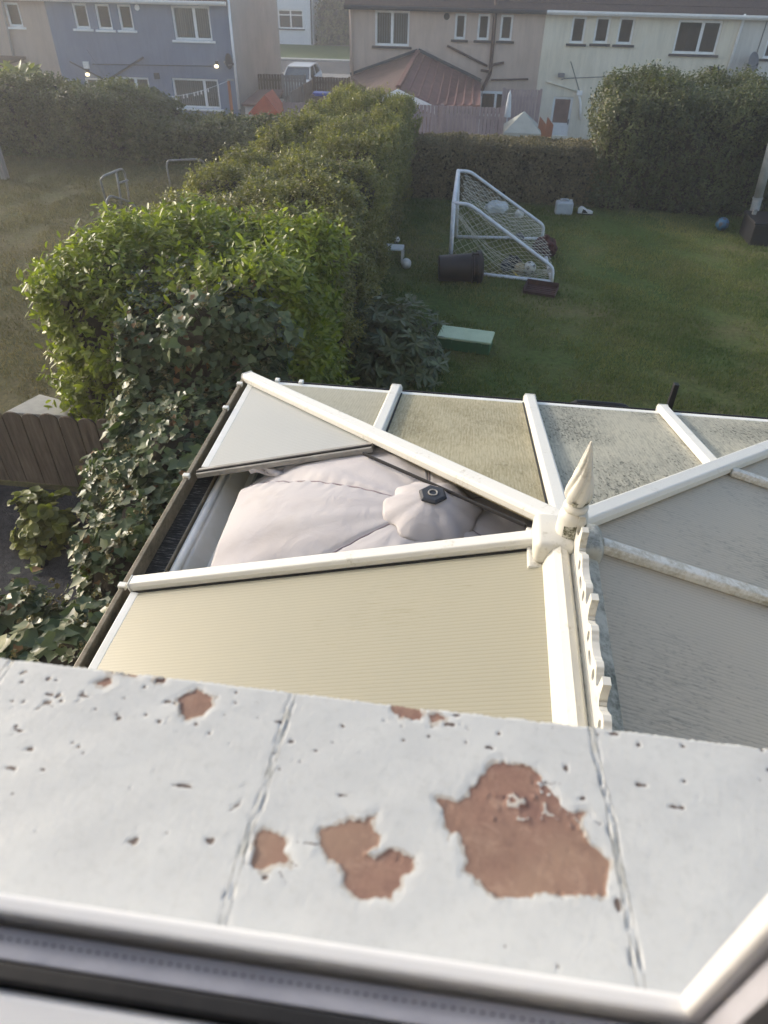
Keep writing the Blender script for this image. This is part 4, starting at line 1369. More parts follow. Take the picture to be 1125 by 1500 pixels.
    MB().lathe([(0, 0), (0.26, 0), (0.26, 0.04), (0.06, 0.07), (0.04, 0.2), (0, 0.2)], (C.x, C.y, 0.06), n=32).build('base', M['black'], root)
    for a in ribs:
        MB().tube([C + Vector((math.cos(a) * r, math.sin(a) * r, -drop(r) - 0.035)) for r in (0.03, 0.3, 0.6, 0.88)], 0.007, 6).build('rib', M['metal_grey'], root)


build_parasol()


# ------------------------------------------------------------------ hedges and plants
def taper(root, x_pivot, y0, y1, k):
    """Narrow a hedge towards its far end: scale its left half about x_pivot by up to k at y1."""
    for o in root.children:
        me = o.data
        n = len(me.vertices)
        co = np.empty(n * 3, dtype=np.float32)
        me.vertices.foreach_get('co', co)
        co = co.reshape(-1, 3)
        t = np.clip((co[:, 1] - y0) / (y1 - y0), 0, 1)
        co[:, 0] = x_pivot + (co[:, 0] - x_pivot) * (1 + (k - 1) * t)
        me.vertices.foreach_set('co', co.ravel())
        me.update()


ph = hedge('privet_hedge', 'long sunlit privet hedge running from the laurel away to the houses', (-3.75, 6.9, 0), (-1.45, 16.3, 1.78), 24000, 9, 0.043, 'privet', M['privet'],
           (1.3, 0.5, 0.3, 0.6, 1.1), 0.4, 41, 0.13, 1.3, 0.15, 0.9)
taper(ph, -1.45, 9.0, 16.3, 0.62)
hedge('laurel_bush', 'bright yellow green laurel bush at the near end of the privet hedge', (-3.72, 5.35, 0), (-1.42, 7.3, 1.95), 4200, 9, 0.078, 'laurel', M['laurel'],
      (1.5, 0.9, 0.1, 1.1, 1.0), 0.4, 51, 0.12, 1.0, 0.24, 1.3, cat='bush', tb=0.6)
gh = hedge('garden_hedge', 'dull grey green hedge below the blue house, far left', (-17.5, 17.3, -0.1), (-7.5, 19.3, 1.24), 12000, 8, 0.07, 'diamond', M['dull'],
      (1.0, 1.2, 0.1, 0.2, 0.4), 0.4, 61, 0.16, 1.9, 0.2, 1.1)
for o_ in gh.children:      # the top falls away towards the blue house door
    for v_ in o_.data.vertices:
        q_ = min(1, max(0, (v_.co.x + 8.9) / 1.7))
        if v_.co.z > 0:
            v_.co.z *= 1 - 0.3 * q_
hedge('garden_hedge', 'lower brownish stretch of hedge in front of the orange playhouse', (-7.9, 17.35, -0.1), (-3.2, 18.9, 0.66), 5200, 8, 0.06, 'diamond', M['dull'],
      (1.0, 1.2, 0.1, 0.2, 0.2), 0.3, 65, 0.10, 1.4, 0.14, 0.9)
hedge('clipped_hedge', 'low clipped brown hedge behind the football goal', (-1.9, 15.5, -0.05), (3.2, 16.3, 1.06), 14000, 7, 0.042, 'diamond', M['clipped'],
      (1.3, 1.2, 0.2, 0.1, 0.1), 0.10, 71, 0.03, 1.2, 0.045, 0.5)
hedge('tall_hedge', 'tall shaggy hedge with a dark face at the right of the lawn', (2.25, 15.3, -0.05), (11.5, 17.4, 1.98), 16000, 8, 0.055, 'diamond', M['dull'],
      (1.5, 1.1, 0.1, 0.6, 0.1), 0.45, 81, 0.13, 1.5, 0.24, 1.6, tb=0.6)


def ivy():
    root = thing('ivy', 'glossy dark ivy with tan flower heads beside the conservatory gutter', 'ivy', (-2.2, 2.8, 0))
    spec = [((-2.75, 3.9, 0), (-1.5, 5.7, 1.52), 0.4, 7000), ((-2.42, 2.85, 0), (-1.42, 4.3, 1.45), 0.38, 5500), ((-2.3, 1.7, 0), (-1.42, 3.3, 1.38), 0.36, 5500),
            ((-3.05, 0.5, 0), (-1.42, 2.75, 1.22), 0.42, 10500), ((-2.6, 4.9, 0), (-1.56, 6.15, 2.08), 0.35, 5200), ((-2.95, 4.85, 0), (-1.5, 5.75, 1.95), 0.4, 6500), ((-3.1, 4.2, 0), (-2.3, 5.3, 0.75), 0.3, 2200), ((-2.9, 1.2, 0), (-2.1, 2.5, 0.8), 0.3, 2500)]
    QQ, DD, NN, TT, UU, UN = [], [], [], [], [], []
    for i, (lo, hi, r, n) in enumerate(spec):
        g = np.random.default_rng(200 + i)
        P, N = rbox(lo, hi, n, (1.3, 1.0, 0.4, 1.0, 1.0), r, 300 + i, 0.15, 0.8)
        P = P - N * (g.random(n) ** 2 * 0.18)[:, None] + N * (0.06 * lump(P, 0.3, 5))[:, None]
        D = unit(g.normal(size=(n, 3)) * 0.7 + np.array([0, -0.1, -0.35]) + N * 0.3)
        L = unit(N * 0.75 + np.array([-0.1, 0, 0.7]) + g.normal(size=(n, 3)) * 0.5)
        QQ.append(P); DD.append(D); NN.append(L)
        TT.append(np.clip(0.4 + 0.25 * lump(P, 0.5, 7) + g.normal(size=n) * 0.22, 0, 1))
        k = g.choice(n, size=n // 22, replace=False)
        k = k[N[k, 2] > -0.05]
        UU.append(P[k] + N[k] * 0.06); UN.append(N[k])
        core_box('shade_core', lo, hi, M['twig'], root, r, 300 + i, 0.15, 0.8, 0.13, 0.15)
    P = np.concatenate(QQ)
    g = np.random.default_rng(9)
    leaf_cloud('foliage', P, np.concatenate(DD), np.concatenate(NN), 0.062 * g.uniform(0.45, 1.55, len(P)) * (1 + 0.25 * lump(P, 0.7, 77)), 'ivy', M['ivy'], root, np.concatenate(TT))
    k = g.choice(len(P), size=len(P) // 22, replace=False)
    k = k[lump(P[k], 1.1, 78) > -0.2]
    leaf_cloud('dead_leaf', P[k] + np.concatenate(NN)[k] * 0.02, np.concatenate(DD)[k], np.concatenate(NN)[k], 0.055 * g.uniform(0.6, 1.2, len(k)), 'ivy', M['deadleaf'], root, g.random(len(k)))
    for q in g.choice(len(P), size=34, replace=False):
        a, n_ = Vector(P[q]), Vector(np.concatenate(NN)[q])
        b_ = a + n_ * g.uniform(0.08, 0.2) + Vector((g.normal() * 0.08, g.normal() * 0.08, 0.06))
        MB().tube([a - n_ * 0.1, a.lerp(b_, 0.5) + Vector((g.normal() * 0.015, g.normal() * 0.015, 0)), b_], [0.004, 0.003, 0.0015], 5).build('twig', M['bark'], root)
    # umbels: little balls of tan buds
    U, N0 = np.concatenate(UU), np.concatenate(UN)
    per = 26
    dirs = unit(g.normal(size=(len(U), per, 3)))
    B = (U[:, None, :] + dirs * 0.02 * g.uniform(0.6, 1.5, (len(U), 1, 1))).reshape(-1, 3)
    dd = dirs.reshape(-1, 3)
    leaf_cloud('flower', B, unit(g.normal(size=B.shape)), dd, np.full(len(B), 0.011) * g.uniform(0.7, 1.4, len(B)), 'round', M['ivy_flower'], root, np.repeat(g.random(len(U)), per) * 0.7 + g.random(len(B)) * 0.3, 0.1)


ivy()


def whorl_shrub(name, label, cat, c, rx, ry, h, n, per, size, shape, mat, seed, droop=0.15, tw=None):
    root = thing(name, label, cat, c)
    g = np.random.default_rng(seed)
    d = unit(g.normal(size=(n, 3)))
    d[:, 2] = np.abs(d[:, 2])
    rad = g.uniform(0.55, 1.0, n)
    T0 = np.array(c) + d * rad[:, None] * np.array([rx, ry, h]) * (1 + 0.15 * lump(d, 0.8, seed))[:, None]
    ang = g.random((n, per)) * 2 * PI
    ax = unit(d + np.array([0, 0, 0.8]) + g.normal(size=(n, 3)) * 0.3)
    u = unit(np.cross(ax, g.normal(size=(n, 3))))
    v = np.cross(ax, u)
    D = u[:, None] * np.cos(ang)[..., None] + v[:, None] * np.sin(ang)[..., None] + ax[:, None] * g.uniform(-droop, 0.5, (n, per, 1))
    P = np.repeat(T0, per, 0)
    N = unit(np.repeat(ax, per, 0) + g.normal(size=P.shape) * 0.25)
    leaf_cloud('foliage', P, D.reshape(-1, 3), N, size * g.uniform(0.7, 1.2, len(P)), shape, mat, root, np.clip(np.repeat(g.random(n), per) * 0.6 + g.random(len(P)) * 0.4, 0, 1))
    st = MB()
    for k in range(0, n, max(1, n // 40)):
        b = Vector(c) + Vector((g.normal() * 0.06, g.normal() * 0.06, 0))
        t = Vector(T0[k])
        st.tube([b, b.lerp(t, 0.5) + Vector((0, 0, 0.05)), t], [0.012, 0.009, 0.004], 5)
    st.build('stem', M['bark'], root)
    return root


whorl_shrub('rhododendron', 'dark long leaved rhododendron between the hedge and the green box', 'shrub', (-0.98, 8.05, 0), 0.85, 0.75, 0.85, 420, 10, 0.15, 'long', M['rhodo'], 91)
whorl_shrub('shrub', 'small lime green shrub beside the picket fence', 'shrub', tuple(onz(62, 765, 0.25)[:2]) + (0.0,), 0.26, 0.32, 0.62, 90, 9, 0.075, 'round', M['lime'], 92)
p = ony(28, 118, 24)
root = whorl_shrub('cordyline', 'spiky green cabbage palm beside the beige house wall', 'plant', (p.x, 24, p.z - 0.6), 0.7, 0.7, 0.9, 60, 14, 0.75, 'long', M['lime'], 93, 0.3)

# ------------------------------------------------------------------ near left: pickets, concrete pier, frames
def picket_fence():
    root = thing('picket_fence', 'weathered brown round topped picket fence beside the ivy', 'fence', (-3.9, 5.09, 0))
    k = 0
    x = -6.6
    while x < -3.15:
        wv = 0.172 + random.uniform(-0.006, 0.006)
        h = 0.835 + random.uniform(-0.012, 0.012)
        pts = [(x, 0.01), (x + wv, 0.01), (x + wv, h - 0.06)] + [(x + wv / 2 + math.cos(a) * wv / 2, h - 0.06 + math.sin(a) * 0.06) for a in [PI * i / 10 for i in range(1, 10)]] + [(x, h - 0.06)]
        MB().prism([(a, 5.08 + random.uniform(-0.003, 0.003), z) for a, z in pts], (0, 0.02, 0)).build('picket', M['wood_near'], root, 0.003)
        x += wv + 0.012
    for z in (0.22, 0.6):
        MB().box((-6.6, 5.103, z), (-3.15, 5.14, z + 0.075)).build('rail', M['wood_near'], root)


picket_fence()
b = MB()
zt = 0.70
q = [onz(6, 604, zt), onz(58, 577, zt), onz(114, 592, zt), onz(100, 609, zt)]
cen = sum(q, Vector()) / 4
b.prism([(v.x, v.y, zt - 0.07) for v in q], (0, 0, 0.07))
b.prism([tuple(Vector((cen.x, cen.y, 0)).lerp(Vector((v.x, v.y, 0)), 0.88)) for v in q], (0, 0, zt - 0.07))
tag(b.build('concrete_pier', M['concrete'], None, 0.008), 'pale flat topped concrete pier just behind the pickets', 'pier')


def px_tube(name, label, cat, r, mat, paths, group=None):
    """paths: lists of (px, py, Y) points."""
    root = None
    pts0 = [ony(*q) for q in paths[0]]
    root = thing(name, label, cat, (pts0[0].x, pts0[0].y, ground_z(pts0[0].x, pts0[0].y)), group)
    for P in paths:
        MB().tube(smooth_path([ony(*q) for q in P]), r, 8).build('tube', M[mat], root, smooth=True)
    return root


def smooth_path(pts, cut=0.25, steps=4):
    """Round the corners of a polyline."""
    P = [Vector(p) for p in pts]
    if len(P) < 3:
        return P
    out = [P[0]]
    for a, b_, c_ in zip(P[:-2], P[1:-1], P[2:]):
        la, lc = (a - b_).length, (c_ - b_).length
        k = min(cut, 0.4 * la, 0.4 * lc)
        s, e = b_ + (a - b_).normalized() * k, b_ + (c_ - b_).normalized() * k
        for i in range(steps + 1):
            t = i / steps
            out.append(s * (1 - t) ** 2 + b_ * 2 * t * (1 - t) + e * t * t)
    out.append(P[-1])
    return out


Ya, Yb = 13.2, 13.9
px_tube('metal_frame', 'grey tubular metal frame on the left lawn, its rungs showing', 'metal frame', 0.022, 'metal_grey',
        [[(163, 322, Ya), (147, 264, Ya), (152, 258, Ya), (181, 246, Yb), (187, 275, Yb), (190, 300, Yb)], [(170, 251, 13.65), (176, 285, 13.65), (178, 300, 13.65)], [(175, 268, 13.65), (187, 264, Yb)],
         [(154, 322, 12.6), (157, 285, 12.6), (190, 296, 13.2), (205, 310, 13.3)]], 'old play frames on the left lawn')
px_tube('metal_frame', 'thin grey hoop partly hidden behind the privet hedge top', 'metal frame', 0.02, 'metal_grey',
        [[(253, 290, 15.0), (244, 243, 15.0), (246, 235, 15.0), (300, 233, 15.6), (306, 270, 15.6)]], 'old play frames on the left lawn')
p0 = onz(8, 262, 0.0)
tag(MB().prism([(p0.x - 0.07, p0.y - 0.07, 0), (p0.x + 0.07, p0.y - 0.07, 0), (p0.x + 0.07, p0.y + 0.07, 0), (p0.x - 0.07, p0.y + 0.07, 0)], (0, 0, 1.5)).build('timber_post', M['wood_grey'], None, 0.01), 'pale timber post at the far left of the dry lawn', 'post')


# ------------------------------------------------------------------ on the lawn
def goal():
    root = thing('football_goal', 'small white tubular football goal with a slack string net', 'goal', (0.4, 12.2, 0))
    nb, fb = Vector((-0.33, 11.42, 0.03)), Vector((-0.31, 13.1, 0.03))
    nt_, ft = Vector((-0.345, 11.42, 1.08)), Vector((-0.36, 13.1, 1.14))
    ne, fe = Vector((1.31, 11.2, 0.03)), Vector((1.24, 13.25, 0.03))
    neu, feu = Vector((1.30, 11.22, 0.25)), Vector((1.25, 13.25, 0.26))
    R = 0.027
    T = lambda name, pts, r=R: MB().tube(smooth_path(pts, 0.12), r, 10).build(name, M['metal_white'], root, smooth=True)
    T('crossbar', [nt_, ft], 0.035)
    T('post', [nb, nt_], 0.035)
    T('post', [fb, ft], 0.035)
    T('stay', [nt_, nt_ + Vector((0.24, 0, 0.0)), neu, ne])
    T('stay', [ft, ft + Vector((0.2, 0, 0.0)), feu, fe])
    T('side_bar', [nb, ne])
    T('side_bar', [fb, fe])
    T('back_bar', [ne, fe])
    MB().tube([ne.lerp(fe, 0.18), ne.lerp(fe, 0.24)], 0.033, 10).build('sleeve', M['black'], root)
    # net: side panels, sloping back panel, each a sagging diamond mesh of cords
    net = MB()

    def sheetnet(A, B, C_, D, nu, nv, sag, tri=False):
        def P(u, v):
            a, b_ = A.lerp(B, u), D.lerp(C_, u)
            p_ = a.lerp(b_, v)
            s = math.sin(PI * u) * math.sin(PI * min(1, v * 1.02))
            return p_ + sag * s + Vector((0.012 * math.sin(17 * u + 9 * v), 0.012 * math.sin(13 * v + 5 * u), 0.02 * math.sin(9 * u - 7 * v) * s))
        for i in range(-nv, nu + 1):
            for dirn in (1, -1):
                pts = []
                for k in range(25):
                    v = k / 24
                    u = (i + dirn * v * nv + (0 if dirn == 1 else nv)) / nu
                    if -0.001 <= u <= 1.001:
                        pts.append(P(min(1, max(0, u)), v))
                if len(pts) > 1:
                    net.tube(pts, 0.0034, 3)
    sag = Vector((0.10, 0, -0.14))
    sheetnet(nt_ + Vector((0.12, 0, -0.02)), ft + Vector((0.12, 0, -0.02)), feu, neu, 11, 11, sag)
    k = Vector((0, 0.03, 0))
    sheetnet(nb + k, ne + k, neu + k, nt_ + k, 13, 8, Vector((0, 0.05, -0.05)))
    sheetnet(fb, fe, feu, ft, 13, 8, Vector((0, 0.05, -0.03)))
    # slack net dragged in a bunch under the near stay
    for q in range(9):
        pts = []
        for i in range(14):
            t = i / 13
            a = nt_.lerp(neu, t)
            pts.append(a + Vector((0.02 * math.sin(q * 2.1 + i), 0.12 + 0.05 * math.sin(q + i * 0.9), -0.10 - 0.22 * math.sin(PI * t) - 0.03 * q * math.sin(PI * t))))
        net.tube(pts, 0.0036, 3)
    net.build('net', M['net'], root)


goal()


def dustbin():
    A = Vector((-0.50, 11.02, 0.205))
    ax = Vector((0.985, 0.12, 0.045)).normalized()
    root = thing('dustbin', 'dark brown plastic dustbin lying on its side by the goal post', 'dustbin', (A.x + 0.35, A.y, 0))
    MB().lathe([(0.0, 0.0), (0.185, 0.0), (0.195, 0.012), (0.198, 0.06), (0.205, 0.30), (0.215, 0.52), (0.235, 0.525), (0.24, 0.545), (0.218, 0.55), (0.222, 0.62), (0.0, 0.62)], A, ax, 40).build('body', M['bin'], root, smooth=True).modifiers.new('e', 'EDGE_SPLIT').split_angle = math.radians(35)
    MB().lathe([(0.0, 0.70), (0.19, 0.70), (0.225, 0.685), (0.25, 0.665), (0.252, 0.60), (0.24, 0.60), (0.236, 0.64), (0.0, 0.64)][::-1], A, ax, 40).build('lid', M['bin'], root, smooth=True).modifiers.new('e', 'EDGE_SPLIT').split_angle = math.radians(35)
    for a in (-1.9, 1.2):
        u = ax.orthogonal().normalized()
        v = ax.cross(u)
        c_ = A + ax * 0.57 + (u * math.cos(a) + v * math.sin(a)) * 0.235
        MB().tube([c_ - ax * 0.05, c_ - ax * 0.05 + (u * math.cos(a) + v * math.sin(a)) * 0.03, c_ + ax * 0.05 + (u * math.cos(a) + v * math.sin(a)) * 0.03, c_ + ax * 0.05], 0.012, 8).build('latch', M['bin'], root)


dustbin()


def ball(px, py, Y, r, mat, label, patches=True, z=None):
    P = onz(px, py, r)
    me = bpy.data.meshes.new('football')
    bm = bmesh.new()
    bmesh.ops.create_icosphere(bm, subdivisions=3, radius=r)
    bm.to_mesh(me)
    bm.free()
    for p_ in me.polygons:
        p_.use_smooth = True
    me.materials.append(M[mat])
    me.materials.append(M['ballgrey'])
    if patches:
        ico = [Vector(v).normalized() for v in ((0, 1, 1.618), (0, -1, 1.618), (0, 1, -1.618), (0, -1, -1.618), (1, 1.618, 0), (-1, 1.618, 0), (1, -1.618, 0), (-1, -1.618, 0), (1.618, 0, 1), (-1.618, 0, 1), (1.618, 0, -1), (-1.618, 0, -1))]
        for p_ in me.polygons:
            c_ = Vector(p_.center).normalized()
            if max(c_.dot(v) for v in ico) > 0.955:
                p_.material_index = 1
    o = bpy.data.objects.new('football', me)
    COL.objects.link(o)
    o.location = P
    o.rotation_euler = (random.random(), random.random(), random.random())
    tag(o, label, 'ball', 'footballs left about the lawn')
    return o


ball(776, 392, 0, 0.10, 'ball', 'white football inside the goal by its back corner')
ball(761, 393, 0, 0.088, 'balltan', 'scuffed tan football touching the white one in the goal', False)
ball(741, 389, 0, 0.09, 'ballnavy', 'dark navy ball in the goal, left of the tan one', False)
ball(595, 386, 0, 0.085, 'ball', 'white football on the grass next to the white stool', False)
ball(581, 351, 0, 0.06, 'ball', 'tiny white ball under the hedge behind the stool')
ball(761, 348, 0, 0.085, 'ballgrey', 'dark grey ball on the far bottom bar of the goal', False)
ball(761, 313, 0, 0.09, 'ball', 'pale ball behind the net at the foot of the hedge', False)
ball(1058, 328, 0, 0.12, 'ballblue', 'blue and dark patterned ball near the concrete pole')


def crumple(name, label, cat, c, size, mat, seed, squash=0.6):
    me = bpy.data.meshes.new(name)
    bm = bmesh.new()
    bmesh.ops.create_icosphere(bm, subdivisions=4, radius=1)
    P = np.array([v.co[:] for v in bm.verts])
    k = 1 + 0.22 * lump(P, 1.1, seed) + 0.10 * np.abs(lump(P, 0.45, seed + 1))
    for v, f in zip(bm.verts, k):
        v.co = Vector((v.co.x * size[0] * f, v.co.y * size[1] * f, max(-0.55, v.co.z) * size[2] * f))
    lo = min(v.co.z for v in bm.verts)
    for v in bm.verts:
        v.co.z -= lo
    bm.to_mesh(me)
    bm.free()
    me.materials.append(M[mat])
    o = bpy.data.objects.new(name, me)
    COL.objects.link(o)
    o.location = (c[0], c[1], 0.005)
    return tag(o, label, cat)


P = onz(727, 312, 0.0); crumple('plastic_bag', 'crumpled white bag behind the net by the brown hedge', 'bag', P, (0.20, 0.12, 0.12), 'bagwhite', 3)
P = onz(797, 372, 0.0); crumple('jacket', 'dark red and black cloth heaped at the rear of the goal', 'cloth', P, (0.17, 0.22, 0.17), 'redcloth', 5)
P = onz(748, 398, 0.0); crumple('black_bag', 'small black bag lying between the balls in the goal', 'bag', (P.x + 0.03, P.y + 0.2), (0.13, 0.1, 0.1), 'black', 6)
o = MB().tube(smooth_path([onz(750, 395, 0.03), onz(758, 405, 0.03), onz(771, 409, 0.03), onz(797, 410, 0.03)], 0.08), 0.014, 8).build('yellow_stick', M['yellow'], None, smooth=True)
tag(o, 'bent yellow stick lying inside the near goal bar', 'stick')


def stool():
    P = onz(575, 384, 0.0)
    root = thing('step_stool', 'white plastic step stool half under the hedge', 'stool', (P.x - 0.05, P.y, 0))
    x, y = P.x + 0.03, P.y + 0.1
    MB().box((x - 0.17, y - 0.13, 0.2), (x + 0.14, y + 0.13, 0.23)).build('seat', M['whiteplastic'], root, 0.012)
    for sx in (-0.16, 0.11):
        for sy in (-0.12, 0.10):
            MB().prism([(x + sx, y + sy, 0), (x + sx + 0.035, y + sy, 0), (x + sx + 0.03, y + sy, 0.2), (x + sx + 0.005, y + sy, 0.2)], (0, 0.025, 0)).build('leg', M['whiteplastic'], root)


stool()


def green_step():
    a, b_, c_, d = onz(641, 512, 0.0), onz(710, 523, 0.0), onz(718, 500, 0.02), onz(650, 488, 0.0)
    X0, Y0 = a.x - 0.02, a.y
    root = thing('storage_box', 'green plastic storage box with a pale mint lid on the grass', 'box', ((a.x + b_.x) / 2, a.y + 0.1, 0))
    an = math.atan2(-0.10, 0.70)
    Lx, Ly, H = 0.72, 0.36, 0.19
    ca, sa = math.cos(an), math.sin(an)
    f = lambda u, v: (X0 + u * ca - v * sa, Y0 + u * sa + v * ca)
    def pr(u0, v0, u1, v1, z0, z1):
        return MB().prism([(*f(u0, v0), z0), (*f(u1, v0), z0), (*f(u1, v1), z0), (*f(u0, v1), z0)], (0, 0, z1 - z0))
    pr(0.015, 0.015, Lx - 0.015, Ly - 0.015, 0.004, H - 0.03).build('body', M['green_dark'], root, 0.012)
    pr(0, 0, Lx, Ly, H - 0.03, H + 0.005).build('lid', M['green_box'], root, 0.014, seg=3)
    for u in (0.12, Lx - 0.2):
        pr(u, -0.012, u + 0.08, 0.02, H - 0.07, H - 0.02).build('latch', M['green_dark'], root, 0.004)


green_step()


def jerrycan():
    P = onz(825, 316, 0.0)
    root = thing('jerrycan', 'milky white plastic jerrycan standing against the brown hedge', 'container', (P.x, P.y, 0))
    MB().box((P.x - 0.17, P.y, 0.004), (P.x + 0.17, P.y + 0.2, 0.25)).build('body', M['clearish'], root, 0.04, seg=4)
    MB().tube(smooth_path([(P.x - 0.09, P.y + 0.1, 0.245), (P.x - 0.08, P.y + 0.1, 0.285), (P.x + 0.06, P.y + 0.1, 0.285), (P.x + 0.07, P.y + 0.1, 0.245)], 0.03), 0.014, 8).build('handle', M['clearish'], root)
    MB().lathe([(0, 0), (0.026, 0), (0.026, 0.03), (0, 0.03)], (P.x + 0.115, P.y + 0.1, 0.25), n=16).build('cap', M['whiteplastic'], root)


jerrycan()


def shoe():
    P = onz(856, 315, 0.0)
    root = thing('trainer', 'white and black trainer dropped next to the jerrycan', 'shoe', (P.x, P.y, 0))
    x, y = P.x, P.y
    pts = [(-0.14, 0.0), (-0.15, 0.09), (-0.10, 0.13), (-0.05, 0.12), (0.02, 0.075), (0.10, 0.06), (0.15, 0.035), (0.15, 0.0)]
    MB().prism([(x + a, y, 0.02 + z) for a, z in pts], (0.02, 0.09, 0)).build('upper', M['whiteplastic'], root, 0.015, seg=3)
    MB().box((x - 0.155, y - 0.006, 0.0), (x + 0.165, y + 0.1, 0.026)).build('sole', M['black'], root, 0.008)
    MB().prism([(x + a, y - 0.003, 0.025 + z) for a, z in ((-0.06, 0.01), (0.06, 0.012), (0.0, 0.07), (-0.045, 0.085))], (0.02, 0.096, 0)).build('stripe', M['black'], root)


shoe()


def crate():
    a = onz(765, 430, 0.0)
    b_ = onz(816, 438, 0.0)
    root = thing('plastic_crate', 'shallow brown slatted crate tipped on the grass before the goal', 'crate', (a.x + 0.25, a.y, 0))
    an = math.atan2(b_.y - a.y, b_.x - a.x)
    Mx = Matrix.Translation((a.x, a.y - 0.02, 0.015)) @ Matrix.Rotation(an, 4, 'Z') @ Matrix.Rotation(math.radians(6), 4, 'X')
    def bx(n_, a0, a1):
        m = MB().box(a0, a1)
        m.v = [tuple(Mx @ Vector(v)) for v in m.v]
        return m.build(n_, M['crate'], root, 0.004)
    W, D, H = 0.50, 0.30, 0.10
    bx('base', (0, 0, 0), (W, D, 0.012))
    for i in range(5):
        bx('slat', (0.02, 0.02 + i * 0.058, 0.014), (W - 0.02, 0.045 + i * 0.058, 0.026))
    bx('side', (0, 0, 0.014), (W, 0.014, 0.045))
    bx('side', (0, D - 0.014, 0.014), (W, D, H))
    bx('side', (0, 0.016, 0.014), (0.014, D - 0.016, H * 0.9))
    bx('side', (W - 0.014, 0.016, 0.014), (W, D - 0.016, 0.05))


crate()
# concrete pole and black box at the right
a, b_ = onz(1100, 328, 0.0), None
root = thing('concrete_pole', 'leaning grey concrete pole in front of the tall hedge', 'pole', (a.x, a.y, 0))
top = ony(1124, 238, a.y)
mid = a.lerp(top, 0.42)
MB().tube([a + Vector((0, 0, -0.05)), mid], 0.085, 14).build('shaft', M['concrete'], root, smooth=True)
MB().tube([mid, mid + (top - a).normalized() * 0.03], 0.095, 14).build('collar', M['concrete'], root)
MB().tube([mid + (top - a).normalized() * 0.03, a + (top - a) * 1.7], 0.08, 14).build('shaft', M['concrete'], root, smooth=True)
p = onz(1096, 360, 0.0)
root = thing('compost_bin', 'black plastic box beside the concrete pole', 'box', (p.x + 0.4, p.y, 0))
MB().prism([(p.x, p.y, 0.0), (p.x + 0.9, p.y, 0), (p.x + 0.9, p.y + 0.7, 0), (p.x, p.y + 0.7, 0)], (0, 0, 0.36)).build('body', M['black'], root, 0.02)
MB().box((p.x - 0.02, p.y - 0.02, 0.36), (p.x + 0.92, p.y + 0.72, 0.41)).build('lid', M['black'], root, 0.015)
MB().box((p.x + 0.05, p.y + 0.45, 0.41), (p.x + 0.12, p.y + 0.5, 0.5)).build('handle', M['metal_grey'], root, 0.004)


# dark garden furniture half hidden by the front eave
def garden_chair():
    P = ony(976, 600, 4.3)
    root = thing('swing_bench', 'dark metal swing seat frame beyond the front eave', 'swing bench', (P.x, 4.3, 0))
    t = ony(990, 562, 4.3)
    MB().prism([(P.x - 0.03, 4.28, 0.0), (P.x + 0.03, 4.28, 0.0), (t.x + 0.022, 4.28, t.z), (t.x - 0.012, 4.28, t.z)], (0, 0.04, 0)).build('post', M['black'], root, 0.004)
    a = ony(835, 588, 4.3)
    c_ = ony(925, 596, 4.3)
    MB().tube(smooth_path([a + Vector((0, 0, -1.8)), a, a.lerp(c_, 0.5) + Vector((0, 0, 0.0)), c_, c_ + Vector((0, 0, -1.7))], 0.1), 0.02, 8).build('back_frame', M['black'], root)
    MB().prism([a + Vector((0.02, 0.01, -0.02)), c_ + Vector((-0.02, 0.01, -0.02)), c_ + Vector((-0.02, 0.01, -0.5)), a + Vector((0.02, 0.01, -0.5))], (0, 0.02, 0)).build('back_panel', M['black'], root)
    MB().box((a.x, 3.85, 0.42), (c_.x, 4.3, 0.46)).build('seat', M['black'], root)


garden_chair()


# ------------------------------------------------------------------ houses beyond the gardens
HY = 35.0
HG = -2.95
EAVE = 2.04


def rect(x0, y0, x1, y1, ox, sc=2.8125, Y=HY):
    """Pixel box (in an enlarged crop at offset ox) to a wall rectangle (x0, x1, z0, z1) on the plane y = Y."""
    a, b_, c_, d = x0 / sc + ox, y0 / sc, x1 / sc + ox, y1 / sc
    my, mx = (b_ + d) / 2, (a + c_) / 2
    return (ony(a, my, Y).x, ony(c_, my, Y).x, ony(mx, d, Y).z, ony(mx, b_, Y).z)


def wall_with_holes(x0, x1, z0, z1, Y, thick, holes):
    xs = sorted(set([x0, x1] + [h[0] for h in holes] + [h[1] for h in holes]))
    zs = sorted(set([z0, z1] + [h[2] for h in holes] + [h[3] for h in holes]))
    m = MB()
    inside = lambda cx, cz: any(h[0] < cx < h[1] and h[2] < cz < h[3] for h in holes)
    for xa, xb in zip(xs[:-1], xs[1:]):
        for za, zb in zip(zs[:-1], zs[1:]):
            if not inside((xa + xb) / 2, (za + zb) / 2):
                m.add([(xa, Y, za), (xb, Y, za), (xb, Y, zb), (xa, Y, zb)], [(0, 1, 2, 3)])
                m.add([(xa, Y + thick, za), (xb, Y + thick, za), (xb, Y + thick, zb), (xa, Y + thick, zb)], [(3, 2, 1, 0)])
    for a, b_, c_, d in holes:
        m.add([(a, Y, c_), (b_, Y, c_), (b_, Y + thick, c_), (a, Y + thick, c_)], [(0, 1, 2, 3)])
        m.add([(a, Y, d), (b_, Y, d), (b_, Y + thick, d), (a, Y + thick, d)], [(3, 2, 1, 0)])
        m.add([(a, Y, c_), (a, Y + thick, c_), (a, Y + thick, d), (a, Y, d)], [(0, 1, 2, 3)])
        m.add([(b_, Y, c_), (b_, Y + thick, c_), (b_, Y + thick, d), (b_, Y, d)], [(3, 2, 1, 0)])
    return m


